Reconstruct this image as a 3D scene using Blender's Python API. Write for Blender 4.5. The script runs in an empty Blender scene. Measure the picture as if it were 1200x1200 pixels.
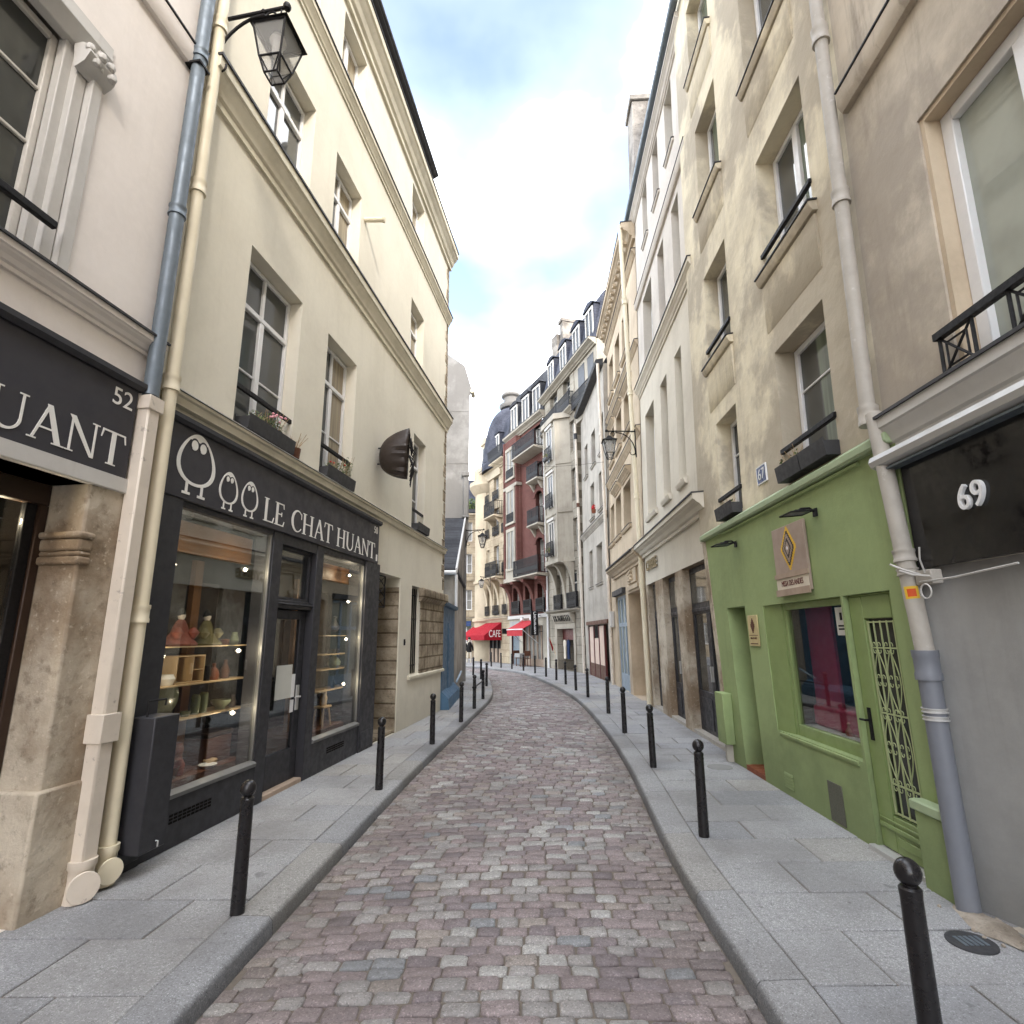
import bpy, math, random
from mathutils import Matrix, Vector
rnd = random.Random(7)
R = math.radians
S = bpy.context.scene
COL = S.collection

# ------------------------------------------------------------------ camera
EYE = 1.75
PITCH, ROLL = R(12.74), R(-0.59)
cam = bpy.data.objects.new('camera', bpy.data.cameras.new('camera'))
COL.objects.link(cam)
cam.data.sensor_fit = 'HORIZONTAL'; cam.data.sensor_width = 36
cam.data.lens = 36 * 640 / 1200
cam.data.clip_start = 0.05; cam.data.clip_end = 2000
cp, sp = math.cos(PITCH), math.sin(PITCH)
fw = Vector((0, cp, sp)); u0 = Vector((0, -sp, cp)); r0 = Vector((1, 0, 0))
rt = r0 * math.cos(ROLL) + u0 * math.sin(ROLL)
up = u0 * math.cos(ROLL) - r0 * math.sin(ROLL)
cam.matrix_world = Matrix(((rt.x, up.x, -fw.x, 0), (rt.y, up.y, -fw.y, 0), (rt.z, up.z, -fw.z, EYE), (0, 0, 0, 1)))
S.camera = cam

# ------------------------------------------------------------------ sun, sky, exposure
SUN_TO = Vector((0.36, -0.93, 0.62)).normalized()      # direction towards the sun
SUN_EL = math.asin(SUN_TO.z)
sun = bpy.data.objects.new('sun', bpy.data.lights.new('sun', 'SUN')); COL.objects.link(sun)
sun.data.energy = 0.75; sun.data.angle = R(7); sun.data.color = (1.0, 0.93, 0.82)
sun.rotation_euler = (-SUN_TO).to_track_quat('-Z', 'Y').to_euler()
S.view_settings.view_transform = 'Standard'; S.view_settings.look = 'None'
S.view_settings.exposure = 2.24; S.view_settings.gamma = 1
S.view_settings.use_curve_mapping = False

W = bpy.data.worlds.new('World'); S.world = W; W.use_nodes = True
wt = W.node_tree; wn = wt.nodes; wl = wt.links
for n in list(wn): wn.remove(n)
def wnode(t, **k):
    n = wn.new(t)
    for a, b in k.items(): setattr(n, a, b)
    return n
sky = wnode('ShaderNodeTexSky', sky_type='NISHITA', sun_disc=False)
sky.sun_elevation = SUN_EL; sky.sun_rotation = math.atan2(SUN_TO.x, SUN_TO.y)
sky.air_density = 1.0; sky.dust_density = 1.0; sky.ozone_density = 1.2
wtc = wnode('ShaderNodeTexCoord')
sep = wnode('ShaderNodeSeparateXYZ'); wl.new(wtc.outputs['Generated'], sep.inputs[0])
mz = wnode('ShaderNodeMath', operation='MAXIMUM'); wl.new(sep.outputs[2], mz.inputs[0]); mz.inputs[1].default_value = 0.0
ad = wnode('ShaderNodeMath', operation='ADD'); wl.new(mz.outputs[0], ad.inputs[0]); ad.inputs[1].default_value = 0.22
dv = wnode('ShaderNodeVectorMath', operation='DIVIDE')
cb = wnode('ShaderNodeCombineXYZ')
for i in range(3): wl.new(ad.outputs[0], cb.inputs[i])
wl.new(wtc.outputs['Generated'], dv.inputs[0]); wl.new(cb.outputs[0], dv.inputs[1])
mpw = wnode('ShaderNodeMapping'); wl.new(dv.outputs[0], mpw.inputs[0])
mpw.inputs['Location'].default_value = (2.3, 0.9, 0.2)
nz = wnode('ShaderNodeTexNoise'); wl.new(mpw.outputs[0], nz.inputs['Vector'])
nz.inputs['Scale'].default_value = 3.4; nz.inputs['Detail'].default_value = 5; nz.inputs['Roughness'].default_value = 0.42
cr = wnode('ShaderNodeValToRGB'); wl.new(nz.outputs['Fac'], cr.inputs[0])
cr.color_ramp.elements[0].position = 0.31; cr.color_ramp.elements[0].color = (0.012, 0.012, 0.012, 1)
cr.color_ramp.elements[1].position = 0.60; cr.color_ramp.elements[1].color = (1, 1, 1, 1)
e_ = cr.color_ramp.elements.new(0.455); e_.color = (0.065, 0.065, 0.065, 1)
mixc = wnode('ShaderNodeMix', data_type='RGBA'); wl.new(cr.outputs[0], mixc.inputs['Factor'])
sat = wnode('ShaderNodeMix', data_type='RGBA', blend_type='MULTIPLY'); sat.inputs['Factor'].default_value = 1
wl.new(sky.outputs[0], sat.inputs['A']); sat.inputs['B'].default_value = (0.92, 0.83, 0.79, 1)
wl.new(sat.outputs['Result'], mixc.inputs['A']); mixc.inputs['B'].default_value = (11.5, 11.8, 12.2, 1)
bg = wnode('ShaderNodeBackground'); wl.new(mixc.outputs['Result'], bg.inputs[0]); bg.inputs[1].default_value = 0.15
wo = wnode('ShaderNodeOutputWorld'); wl.new(bg.outputs[0], wo.inputs[0])
S.render.engine = 'CYCLES'
S.cycles.max_bounces = 8; S.cycles.diffuse_bounces = 5; S.cycles.glossy_bounces = 4; S.cycles.transparent_max_bounces = 12
S.cycles.sample_clamp_indirect = 6; S.cycles.caustics_reflective = False; S.cycles.caustics_refractive = False
S.cycles.use_denoising = True

# ------------------------------------------------------------------ materials
def lin(r, g, b):
    f = lambda c: ((c / 255 + 0.055) / 1.055) ** 2.4 if c > 10 else c / 255 / 12.92
    return (f(r), f(g), f(b), 1)
def des(c, k):
    l = .3 * c[0] + .55 * c[1] + .15 * c[2]; return tuple(x + (l - x) * k for x in c[:3]) + (1,)
def mul(c, k): return (min(c[0] * k, 1), min(c[1] * k, 1), min(c[2] * k, 1), 1)
class NT:
    def __init__(s, name):
        s.m = bpy.data.materials.new(name); s.m.use_nodes = True; s.t = s.m.node_tree
        s.p = s.t.nodes['Principled BSDF']; s.tc = s.n('ShaderNodeTexCoord')
    def n(s, t, **k):
        n = s.t.nodes.new(t)
        for a, b in k.items(): setattr(n, a, b)
        return n
    def l(s, a, b): s.t.links.new(a, b)
    def noise(s, scale, detail=5, rough=.6, stretch=(1, 1, 1), off=(0, 0, 0), coord='Object'):
        mp = s.n('ShaderNodeMapping'); s.l(s.tc.outputs[coord], mp.inputs[0])
        mp.inputs['Scale'].default_value = stretch; mp.inputs['Location'].default_value = off
        z = s.n('ShaderNodeTexNoise'); s.l(mp.outputs[0], z.inputs['Vector'])
        z.inputs['Scale'].default_value = scale; z.inputs['Detail'].default_value = detail; z.inputs['Roughness'].default_value = rough
        return z.outputs['Fac']
    def ramp(s, f, a, b, lo=0., hi=1.):
        r = s.n('ShaderNodeMapRange'); s.l(f, r.inputs[0]); r.interpolation_type = 'SMOOTHSTEP'
        r.inputs[1].default_value = a; r.inputs[2].default_value = b; r.inputs[3].default_value = lo; r.inputs[4].default_value = hi
        return r.outputs[0]
    def mix(s, f, a, b, mode='MIX'):
        x = s.n('ShaderNodeMix', data_type='RGBA', blend_type=mode)
        for sock, v in (('Factor', f), ('A', a), ('B', b)):
            if isinstance(v, (tuple, float, int)): x.inputs[sock].default_value = v
            else: s.l(v, x.inputs[sock])
        return x.outputs['Result']
    def math(s, op, a, b):
        x = s.n('ShaderNodeMath', operation=op)
        for i, v in enumerate((a, b)):
            if isinstance(v, (float, int)): x.inputs[i].default_value = v
            else: s.l(v, x.inputs[i])
        return x.outputs[0]
    def bump(s, h, strength=.3, dist=.01, chain=None):
        b = s.n('ShaderNodeBump'); s.l(h, b.inputs['Height']); b.inputs['Strength'].default_value = strength; b.inputs['Distance'].default_value = dist
        if chain is not None: s.l(chain, b.inputs['Normal'])
        s.l(b.outputs[0], s.p.inputs['Normal']); return b.outputs[0]
    def base(s, c):
        if isinstance(c, tuple): s.p.inputs['Base Color'].default_value = c
        else: s.l(c, s.p.inputs['Base Color'])
    def rough(s, r, spec=.3, metal=0):
        if isinstance(r, (float, int)): s.p.inputs['Roughness'].default_value = r
        else: s.l(r, s.p.inputs['Roughness'])
        s.p.inputs['Specular IOR Level'].default_value = spec; s.p.inputs['Metallic'].default_value = metal

def plaster(name, c, dirt=None, amount=.35, streak=.3, grime=0, bump=.25, wavy=0, patch=None):
    """painted or limewashed render: broad tone shifts, vertical rain streaks, splash dirt near the ground"""
    t = NT(name); c = des(c, .38); dirt = des(dirt, .38) if dirt else mul(c, .62); patch = des(patch, .38) if patch else None
    col = t.mix(t.ramp(t.noise(.9, 6), .38, .7, 0, amount), c, dirt)
    col = t.mix(t.ramp(t.noise(2.2, 5, .65, (1.6, 1.6, .16), (3, 1, 0)), .5, .78, 0, streak), col, dirt)
    col = t.mix(t.ramp(t.noise(6, 5, .7, (1.8, 1.8, .09), (1, 7, 2)), .56, .8, 0, streak * .8), col, mul(dirt, .85))
    col = t.mix(t.ramp(t.noise(14, 4, .6, off=(5, 2, 1)), .35, .75, 0, .16), col, mul(c, 1.18))
    if patch: col = t.mix(t.ramp(t.noise(.65, 7, .62, (1, 1, .8), (9, 4, 2)), .46, .56, 0, .85), col, patch)
    if grime:
        sx = t.n('ShaderNodeSeparateXYZ'); t.l(t.tc.outputs['Object'], sx.inputs[0])
        hz = t.math('ADD', sx.outputs[2], t.math('MULTIPLY', t.noise(3, 5), -.9))
        col = t.mix(t.ramp(hz, -.45, .45, grime, 0), col, mul(dirt, .55))
    t.base(col); t.base(col); t.rough(.85, .2)
    b = t.bump(t.noise(60, 6, .7), bump, .004)
    if wavy: t.bump(t.noise(2.4, 4, .5), wavy, .06, b)
    else: t.bump(t.noise(3.5, 3, .5), .25, .015, b)
    return t.m
def paint(name, c, rough=.45, spec=.4, var=.2, bump=.08, metal=0, scale=6, wear=None):
    t = NT(name)
    col = t.mix(t.ramp(t.noise(scale, 5), .35, .75, 0, var), c, mul(c, .6))
    if wear: col = t.mix(t.ramp(t.noise(scale * 2.2, 7, .7, off=(2, 7, 3)), .6, .68, 0, .8), col, wear)
    t.base(col); t.rough(t.ramp(t.noise(scale * 2, 4), .3, .7, max(rough - .12, .05), rough + .12), spec, metal)
    t.bump(t.noise(scale * 12, 4), bump, .003)
    return t.m
def stone(name, c, c2, scale=5, bump=.5, blocks=None):
    t = NT(name); c = des(c, .38); c2 = des(c2, .38)
    col = t.mix(t.ramp(t.noise(scale * .35, 6), .35, .65), c, c2)
    col = t.mix(t.ramp(t.noise(scale * 3.5, 6, .7, off=(4, 4, 4)), .5, .72, 0, .6), col, mul(c2, .55))
    col = t.mix(t.ramp(t.noise(scale * 9, 4, .6, off=(1, 8, 4)), .58, .75, 0, .5), col, mul(c, 1.3))
    h = t.noise(scale * 2.5, 7, .68)
    if blocks:
        mp = t.n('ShaderNodeMapping'); t.l(t.tc.outputs['Object'], mp.inputs[0]); mp.inputs['Rotation'].default_value = (R(90), 0, 0)
        br = t.n('ShaderNodeTexBrick'); t.l(mp.outputs[0], br.inputs['Vector'])
        br.inputs['Scale'].default_value = 1; br.inputs['Brick Width'].default_value = blocks[0]; br.inputs['Row Height'].default_value = blocks[1]
        br.inputs['Mortar Size'].default_value = blocks[2]; br.inputs['Mortar Smooth'].default_value = .4
        br.inputs['Color1'].default_value = (1, 1, 1, 1); br.inputs['Color2'].default_value = (.9, .9, .9, 1); br.inputs['Mortar'].default_value = (.45, .42, .38, 1)
        col = t.mix(1.0, col, br.outputs['Color'], 'MULTIPLY')
        h = t.math('SUBTRACT', h, br.outputs['Fac'])
    t.base(col); t.rough(.9, .15); t.bump(h, bump, .02)
    return t.m
def glassy(name, c, rough=.03, var=.5, spec=.42, folds=False):
    """window pane in front of an unlit room or a drawn curtain: dark body, sharp reflection"""
    t = NT(name)
    col = t.mix(t.ramp(t.noise(2.2, 3, off=(3, 3, 3)), .35, .7, 0, var), c, mul(c, .35))
    if folds:
        fo = t.ramp(t.noise(16, 2, .4, (1, 1, .03), (2, 2, 2)), .3, .7, 0, .65); op = t.ramp(t.noise(1.1, 1, .3, (1, 1, .05), (6, 1, 4)), .47, .5)
        col = t.mix(op, t.mix(fo, c, mul(c, .45)), (.07, .073, .07, 1))
    t.base(col)
    t.rough(rough, spec); t.bump(t.noise(1.3, 2), .05, .02)
    return t.m
def clear_glass(name, tint=(.93, .95, .94, 1)):
    t = NT(name); t.t.nodes.remove(t.p)
    tr = t.n('ShaderNodeBsdfTransparent'); tr.inputs[0].default_value = tint
    gl = t.n('ShaderNodeBsdfGlossy'); gl.inputs['Roughness'].default_value = .01
    fr = t.n('ShaderNodeFresnel'); fr.inputs[0].default_value = 1.5
    f = t.math('ADD', t.math('MULTIPLY', fr.outputs[0], .33), .01)
    mx = t.n('ShaderNodeMixShader'); t.l(f, mx.inputs[0]); t.l(tr.outputs[0], mx.inputs[1]); t.l(gl.outputs[0], mx.inputs[2])
    t.l(mx.outputs[0], t.t.nodes['Material Output'].inputs[0])
    return t.m
def emit(name, c, k):
    t = NT(name); t.p.inputs['Emission Color'].default_value = c; t.p.inputs['Emission Strength'].default_value = k; t.base(c)
    return t.m

M = {}
M['cream'] = plaster('cream_render', lin(224, 215, 188), lin(190, 178, 150), .3, .22, .35)
M['cream_trim'] = plaster('cream_moulding', lin(222, 211, 178), lin(150, 138, 108), .35, .3)
M['pink'] = plaster('pinkish_render', lin(234, 223, 212), lin(200, 186, 174), .25, .2)
M['surround'] = plaster('window_surround_paint', lin(198, 194, 186), lin(150, 145, 135), .3, .3)
M['beige67'] = plaster('weathered_cream_render', lin(230, 214, 170), lin(168, 152, 124), .55, .5, 0, .35, .55, lin(178, 162, 132))
M['grey69'] = plaster('stained_grey_beige_render', lin(206, 189, 160), lin(134, 119, 99), .55, .9, 0, .45, .35, lin(166, 151, 130))
M['white2'] = plaster('pale_cream_render', lin(216, 205, 180), lin(178, 165, 140), .35, .3)
M['white2b'] = plaster('off_white_render', lin(210, 199, 183), lin(168, 156, 142), .35, .35)
M['tan3'] = plaster('tan_stone_render', lin(208, 182, 140), lin(150, 124, 88), .45, .45)
M['pale4'] = plaster('pale_grey_render', lin(186, 176, 158), lin(126, 115, 100), .5, .65, .5)
M['lime5'] = stone('limestone_ashlar', lin(176, 164, 140), lin(142, 130, 108), 3, .25, (.95, .42, .012))
M['lime5p'] = plaster('limestone_smooth', lin(178, 166, 142), lin(130, 118, 98), .5, .55)
M['lime7'] = stone('golden_limestone_ashlar', lin(196, 172, 128), lin(168, 144, 104), 3, .25, (.95, .42, .012))
M['lime7p'] = plaster('golden_limestone_smooth', lin(196, 174, 132), lin(150, 130, 96), .45, .4)
M['gable'] = plaster('grey_gable_render', lin(142, 139, 133), lin(96, 92, 87), .6, .7, 0, .35, .2, lin(120, 116, 110))
M['shed'] = plaster('stained_grey_wood_wall', lin(182, 171, 154), lin(92, 84, 74), .6, .8, .5, .6)
M['rubble'] = stone('rubble_stone', lin(186, 166, 130), lin(140, 120, 88), 6, .9, (.42, .26, .02))
M['pier'] = stone('worn_stone_pier', lin(206, 190, 160), lin(144, 116, 78), 2.6, .9)
M['grey_rubble'] = stone('grey_rubble_stone', lin(160, 150, 136), lin(110, 102, 92), 4, .9)
M['black'] = paint('black_shopfront_paint', lin(52, 52, 56), .5, .35, .25, .1)
M['signblack'] = paint('black_sign_paint', lin(58, 57, 62), .5, .3, .15, .05, 0, 3)
M['letter'] = paint('white_sign_lettering', lin(232, 230, 224), .6, .3, .1, .02)
M['iron'] = paint('black_iron', lin(28, 27, 28), .6, .2, .3, .08, 0, 20)
M['bollard'] = paint('bollard_gloss_paint', lin(30, 28, 29), .32, .45, .15, .02, 0, 8, None)
M['zinc'] = paint('zinc_pipe', lin(108, 118, 126), .5, .5, .35, .1, .35, 5)
M['roofzinc'] = paint('zinc_roof', lin(150, 153, 158), .55, .4, .3, .1, .2, 2)
M['lead'] = paint('dark_lead', lin(62, 62, 64), .6, .3, .3, .1)
M['slate'] = stone('slate_roof', lin(66, 68, 74), lin(48, 50, 56), 3, .3, (.3, .16, .008))
M['slateblue'] = stone('blue_slate_roof', lin(78, 82, 98), lin(56, 60, 74), 3, .3, (.3, .16, .008))
M['creampipe'] = paint('cream_pipe_paint', lin(222, 212, 186), .5, .4, .22, .08, 0, 4)
M['pinkpipe'] = paint('pinkish_pipe_paint', lin(216, 205, 190), .55, .4, .3, .1, 0, 4, lin(150, 140, 130))
M['greypipe'] = paint('grey_painted_pipe', lin(174, 168, 158), .6, .4, .3, .15, 0, 5, lin(190, 186, 180))
M['pvc'] = paint('grey_plastic_pipe', lin(116, 119, 126), .45, .45, .15, .03)
M['steel'] = paint('bright_steel', lin(188, 187, 184), .5, .4, .12, .02, .3, 2); M['alu'] = paint('grey_aluminium', lin(112, 112, 111), .5, .4, .12, .02, .2, 2)
M['frame'] = paint('white_window_paint', lin(226, 226, 226), .45, .4, .15, .05, 0, 8)
M['framegrey'] = paint('aged_white_paint', lin(204, 200, 192), .55, .35, .3, .1, 0, 8)
M['gp'] = glassy('window_pane_dark', lin(64, 66, 64))
M['gp2'] = glassy('window_pane_curtain', lin(150, 138, 116), folds=True)
M['gp3'] = glassy('window_pane_green_blind', lin(118, 128, 112), folds=True)
M['gp4'] = glassy('window_pane_pale_reflection', lin(158, 162, 152), .02, .35)  # bright reflection of sky and houses put into the pale pane colour
M['gpf'] = glassy('distant_pane_dark', lin(74, 76, 78), .25, .5, .12); M['gpf2'] = glassy('distant_pane_curtained', lin(136, 134, 128), .3, .4, .1)
M['shopglass'] = clear_glass('shop_glass')
t = NT('lantern_glass'); t.p.inputs['Base Color'].default_value = (.5, .5, .48, 1); t.rough(.3, .3); t.p.inputs['Alpha'].default_value = .38; M['lampglass'] = t.m
M['green'] = plaster('green_masonry_paint', lin(150, 176, 84), lin(114, 134, 66), .35, .35, .45, .45, .2)
M['greenlt'] = paint('pale_green_cap_paint', des(lin(160, 178, 136), .15), .6, .3, .3, .2, 0, 3)
M['greendoor'] = paint('green_door_paint', des(lin(132, 152, 88), .12), .45, .4, .2, .1, 0, 4)
M['greygrille'] = paint('pale_green_iron', lin(176, 186, 138), .5, .4, .2, .05)
M['dark'] = paint('dark_interior', lin(22, 19, 17), .8, .1, .4, .05, 0, 2)
M['darkwood'] = paint('dark_wood', lin(58, 42, 32), .5, .4, .5, .15, 0, 4)
M['wood'] = paint('warm_wood', lin(134, 92, 54), .5, .4, .45, .1, 0, 5)
M['brownwood'] = paint('brown_wood', lin(96, 62, 46), .6, .3, .4, .15, 0, 5)
M['greywood'] = paint('weathered_board', lin(172, 152, 134), .7, .25, .35, .2, 0, 5)
M['boardpink'] = paint('pink_hoarding_panel', lin(220, 196, 180), .7, .25, .25, .05, 0, 2)
M['oxblood'] = paint('oxblood_paint', lin(98, 48, 44), .5, .35, .3, .1)
M['bluepaint'] = paint('blue_wood_paint', lin(72, 104, 130), .55, .35, .35, .12, 0, 4)
M['bluedoor'] = paint('pale_blue_paint', lin(150, 166, 180), .5, .4, .25, .08)
M['greywall'] = plaster('grey_garage_paint', lin(160, 159, 155), lin(122, 120, 115), .4, .3, .4, .3, .15)
M['red'] = paint('red_awning_canvas', lin(150, 24, 38), .8, .2, .2, .05, 0, 3)
M['redpink'] = paint('faded_red_canvas', lin(172, 52, 58), .8, .2, .25, .05, 0, 3)
M['brownmetal'] = paint('brown_sheet_metal', lin(52, 42, 36), .5, .45, .35, .15, 0, 9)
M['leaf'] = paint('plant_leaf', lin(88, 104, 54), .6, .3, .5, .05, 0, 30)
M['drystem'] = paint('dry_stem', lin(176, 150, 116), .8, .2, .4, .05, 0, 30)
M['pinkflower'] = paint('pink_petals', lin(240, 170, 180), .6, .3, .2, .02)
M['redflower'] = paint('red_petals', lin(196, 40, 44), .6, .3, .2, .02)
M['paper'] = paint('paper_notice', lin(205, 205, 198), .8, .2, .12, .02)
M['blueenamel'] = paint('blue_enamel', lin(58, 76, 120), .3, .5, .15, .02)
M['white'] = paint('white_enamel', lin(235, 235, 235), .4, .4, .1, .02)
M['yellow'] = paint('yellow_paint', lin(222, 180, 60), .6, .3, .2, .02)
M['orange'] = paint('orange_red_print', lin(206, 84, 40), .6, .3, .3, .02)
M['plywood'] = paint('taupe_sign_board', lin(168, 150, 136), .7, .25, .3, .08, 0, 5)
M['gold'] = paint('gilded_plaque', lin(206, 190, 140), .45, .5, .25, .05, .2)
M['brass'] = paint('tarnished_brass_letters', lin(150, 138, 110), .45, .5, .4, .05, .5, 20)
M['ceramic'] = paint('celadon_ceramic', lin(118, 126, 104), .2, .5, .3, .02, 0, 9)
M['palewood'] = paint('pale_wood', lin(198, 170, 130), .55, .35, .3, .06)
M['silk'] = paint('pink_silk', lin(156, 88, 74), .6, .3, .8, .1, 0, 16)
M['olive'] = paint('olive_silk', lin(120, 112, 76), .6, .3, .6, .1, 0, 16)
M['skin'] = paint('doll_porcelain', lin(236, 224, 210), .4, .4, .1, .01)
M['hair'] = paint('black_hair', lin(24, 22, 22), .5, .4, .1, .02)
M['terracotta'] = paint('terracotta', lin(128, 72, 48), .6, .3, .3, .05)
M['curtainred'] = paint('burgundy_panel', lin(168, 52, 84), .75, .25, .3, .05)
M['bluecloth'] = paint('dark_blue_cloth', lin(32, 48, 80), .85, .2, .3, .05)
M['whitecloth'] = paint('cream_cloth', lin(214, 204, 186), .85, .2, .2, .05)
M['bulb'] = emit('lit_spot_bulb', (1, .86, .6, 1), 14)
M['asphalt'] = plaster('asphalt', lin(110, 108, 106), lin(84, 82, 80), .5, .1, 0, .8)
def brickmat():
    t = NT('red_brick')
    mp = t.n('ShaderNodeMapping'); t.l(t.tc.outputs['Object'], mp.inputs[0]); mp.inputs['Rotation'].default_value = (R(90), 0, 0)
    br = t.n('ShaderNodeTexBrick'); t.l(mp.outputs[0], br.inputs['Vector'])
    br.inputs['Scale'].default_value = 1; br.inputs['Brick Width'].default_value = .24; br.inputs['Row Height'].default_value = .075
    br.inputs['Mortar Size'].default_value = .008
    br.inputs['Color1'].default_value = lin(104, 62, 56); br.inputs['Color2'].default_value = lin(88, 52, 47); br.inputs['Mortar'].default_value = lin(130, 104, 94)
    t.base(t.mix(t.ramp(t.noise(1.2, 5), .35, .7, 0, .5), br.outputs['Color'], lin(84, 50, 46))); t.rough(.9, .15)
    return t.m
M['brick'] = brickmat()
def attrmat(name, rough, spec, bump, scale, speck, sk=.6):
    t = NT(name)
    at = t.n('ShaderNodeAttribute', attribute_name='Col')
    col = t.mix(t.ramp(t.noise(scale, 6, .65), .35, .7, 0, .5), at.outputs['Color'], (.03, .03, .03, 1), 'MIX') if False else at.outputs['Color']
    dk = t.mix(1.0, col, (.55, .53, .52, 1), 'MULTIPLY')
    col = t.mix(t.ramp(t.noise(scale, 6, .7), .45, .75, 0, .75), col, dk)
    lt = t.mix(1.0, col, (1.75, 1.75, 1.75, 1), 'MULTIPLY'); dd = t.mix(1.0, col, (.4, .4, .4, 1), 'MULTIPLY')
    col = t.mix(t.ramp(t.noise(scale * speck, 3, .6, off=(2, 5, 1)), .54, .66, 0, sk), col, lt)
    col = t.mix(t.ramp(t.noise(scale * speck * 1.3, 3, .6, off=(8, 3, 6)), .56, .68, 0, sk), col, dd)
    # broad traffic and damp staining
    col = t.mix(t.ramp(t.noise(.7, 5, .6, off=(7, 1, 3)), .42, .66, 0, .62), col, dk)
    col = t.mix(t.ramp(t.noise(7, 3, .5, off=(3, 9, 2)), .68, .74, 0, .55), col, dd)
    t.base(col); t.rough(t.ramp(t.noise(scale * .6, 4), .3, .7, rough - .12, rough + .14), spec)
    b = t.bump(t.noise(scale * 1.2, 6, .7), bump, .01)
    return t.m
M['sett'] = attrmat('granite_sett', .6, .35, .7, 30, 2.5, .85)
M['slab'] = attrmat('granite_slab', .72, .3, .25, 34, 3.2, 1.0)
t = NT('joint_sand'); t.base(t.mix(t.noise(9, 6, .7), lin(140, 130, 118), lin(86, 80, 74))); t.rough(.95, .1); t.bump(t.noise(90, 5), .6, .01); M['joint'] = t.m

# ------------------------------------------------------------------ mesh helpers
class MB:
    def __init__(s): s.v = []; s.f = []; s.mi = []; s.cur = 0; s.col = None
    def add(s, vs, fs):
        o = len(s.v); s.v += [tuple(p) for p in vs]
        for f in fs: s.f.append([i + o for i in f]); s.mi.append(s.cur)
        return s
    def box(s, x0, x1, y0, y1, z0, z1):
        v = [(x, y, z) for x in (x0, x1) for y in (y0, y1) for z in (z0, z1)]
        return s.add(v, [(0, 1, 3, 2), (4, 6, 7, 5), (0, 4, 5, 1), (2, 3, 7, 6), (0, 2, 6, 4), (1, 5, 7, 3)])
    def prof(s, x0, x1, pts, axis='x'):
        """closed polygon in the plane across an axis, extruded along it"""
        n = len(pts); mk = {'x': lambda t, a, b: (t, a, b), 'y': lambda t, a, b: (a, t, b), 'z': lambda t, a, b: (a, b, t)}[axis]
        v = [mk(x0, *p) for p in pts] + [mk(x1, *p) for p in pts]
        return s.add(v, [[i, (i + 1) % n, (i + 1) % n + n, i + n] for i in range(n)] + [list(range(n))[::-1], [i + n for i in range(n)]])
    def tube(s, pts, r, n=8, cap=True):
        pts = [Vector(p) for p in pts]; rs = r if isinstance(r, (list, tuple)) else [r] * len(pts)
        V = []; F = []; prev = None
        for i, p in enumerate(pts):
            d = (pts[min(i + 1, len(pts) - 1)] - pts[max(i - 1, 0)]).normalized()
            if prev is None: a = Vector((0, 0, 1)) if abs(d.z) < .9 else Vector((1, 0, 0)); a = (a - d * a.dot(d)).normalized()
            else: a = prev - d * prev.dot(d); a = a.normalized() if a.length > 1e-6 else d.orthogonal().normalized()
            prev = a; b = d.cross(a)
            for k in range(n):
                q = 2 * math.pi * k / n; V.append(p + (a * math.cos(q) + b * math.sin(q)) * rs[i])
        for i in range(len(pts) - 1):
            for k in range(n): F.append((i * n + k, i * n + (k + 1) % n, (i + 1) * n + (k + 1) % n, (i + 1) * n + k))
        if cap: F += [list(range(n))[::-1], [len(V) - n + k for k in range(n)]]
        return s.add(V, F)
    def lathe(s, prof, n=16, c=(0, 0, 0), sx=1, sy=1, axis='z'):
        V = []; F = []
        for r, z in prof:
            for k in range(n):
                q = 2 * math.pi * k / n; a, b = r * sx * math.cos(q), r * sy * math.sin(q)
                p = (a, b, z) if axis == 'z' else ((z, a, b) if axis == 'x' else (a, -z, b))
                V.append((p[0] + c[0], p[1] + c[1], p[2] + c[2]))
        for i in range(len(prof) - 1):
            for k in range(n): F.append((i * n + k, i * n + (k + 1) % n, (i + 1) * n + (k + 1) % n, (i + 1) * n + k))
        F += [list(range(n))[::-1], [len(V) - n + k for k in range(n)]]
        return s.add(V, F)
    def poly(s, pts2, y0, y1):
        """polygon in x,z given a thickness along y"""
        return s.prof(y0, y1, pts2, 'y')
    def leafs(s, c, rad, n, size, seed):
        q = random.Random(seed)
        for _ in range(n):
            d = Vector((q.gauss(0, 1), q.gauss(0, 1), q.gauss(0, 1))).normalized() * (q.random() ** .5)
            p = Vector(c) + Vector((d.x * rad[0], d.y * rad[1], d.z * rad[2]))
            a = Vector((q.gauss(0, 1), q.gauss(0, 1), q.gauss(0, 1))).normalized(); b = a.orthogonal().normalized()
            k = size * (.6 + q.random() * .8)
            s.add([p - a * k, p + b * k * .45, p + a * k, p - b * k * .45], [(0, 1, 2, 3)])
        return s

def obj(name, m, mat, parent=None, bevel=0, seg=1, loc=None, angle=35):
    me = bpy.data.meshes.new(name); me.from_pydata(m.v, [], m.f)
    mats = mat if isinstance(mat, list) else [mat]
    for k in mats: me.materials.append(k)
    if len(mats) > 1: me.polygons.foreach_set('material_index', m.mi)
    if m.col: 
        a = me.color_attributes.new('Col', 'FLOAT_COLOR', 'POINT'); a.data.foreach_set('color', [c for q in m.col for c in q])
    me.polygons.foreach_set('use_smooth', [True] * len(me.polygons)); me.update()
    import bmesh
    bm = bmesh.new(); bm.from_mesh(me); bmesh.ops.recalc_face_normals(bm, faces=bm.faces); bm.to_mesh(me); bm.free()
    me.set_sharp_from_angle(angle=R(angle))
    o = bpy.data.objects.new(name, me); COL.objects.link(o)
    if parent: o.parent = parent
    if loc: o.location = loc
    if bevel:
        b = o.modifiers.new('bevel', 'BEVEL'); b.width = bevel; b.segments = seg; b.limit_method = 'ANGLE'; b.angle_limit = R(40)
    return o
def tag(o, label, cat, group=None):
    o['label'] = label; o['category'] = cat
    if group: o['group'] = group
    return o
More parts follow.
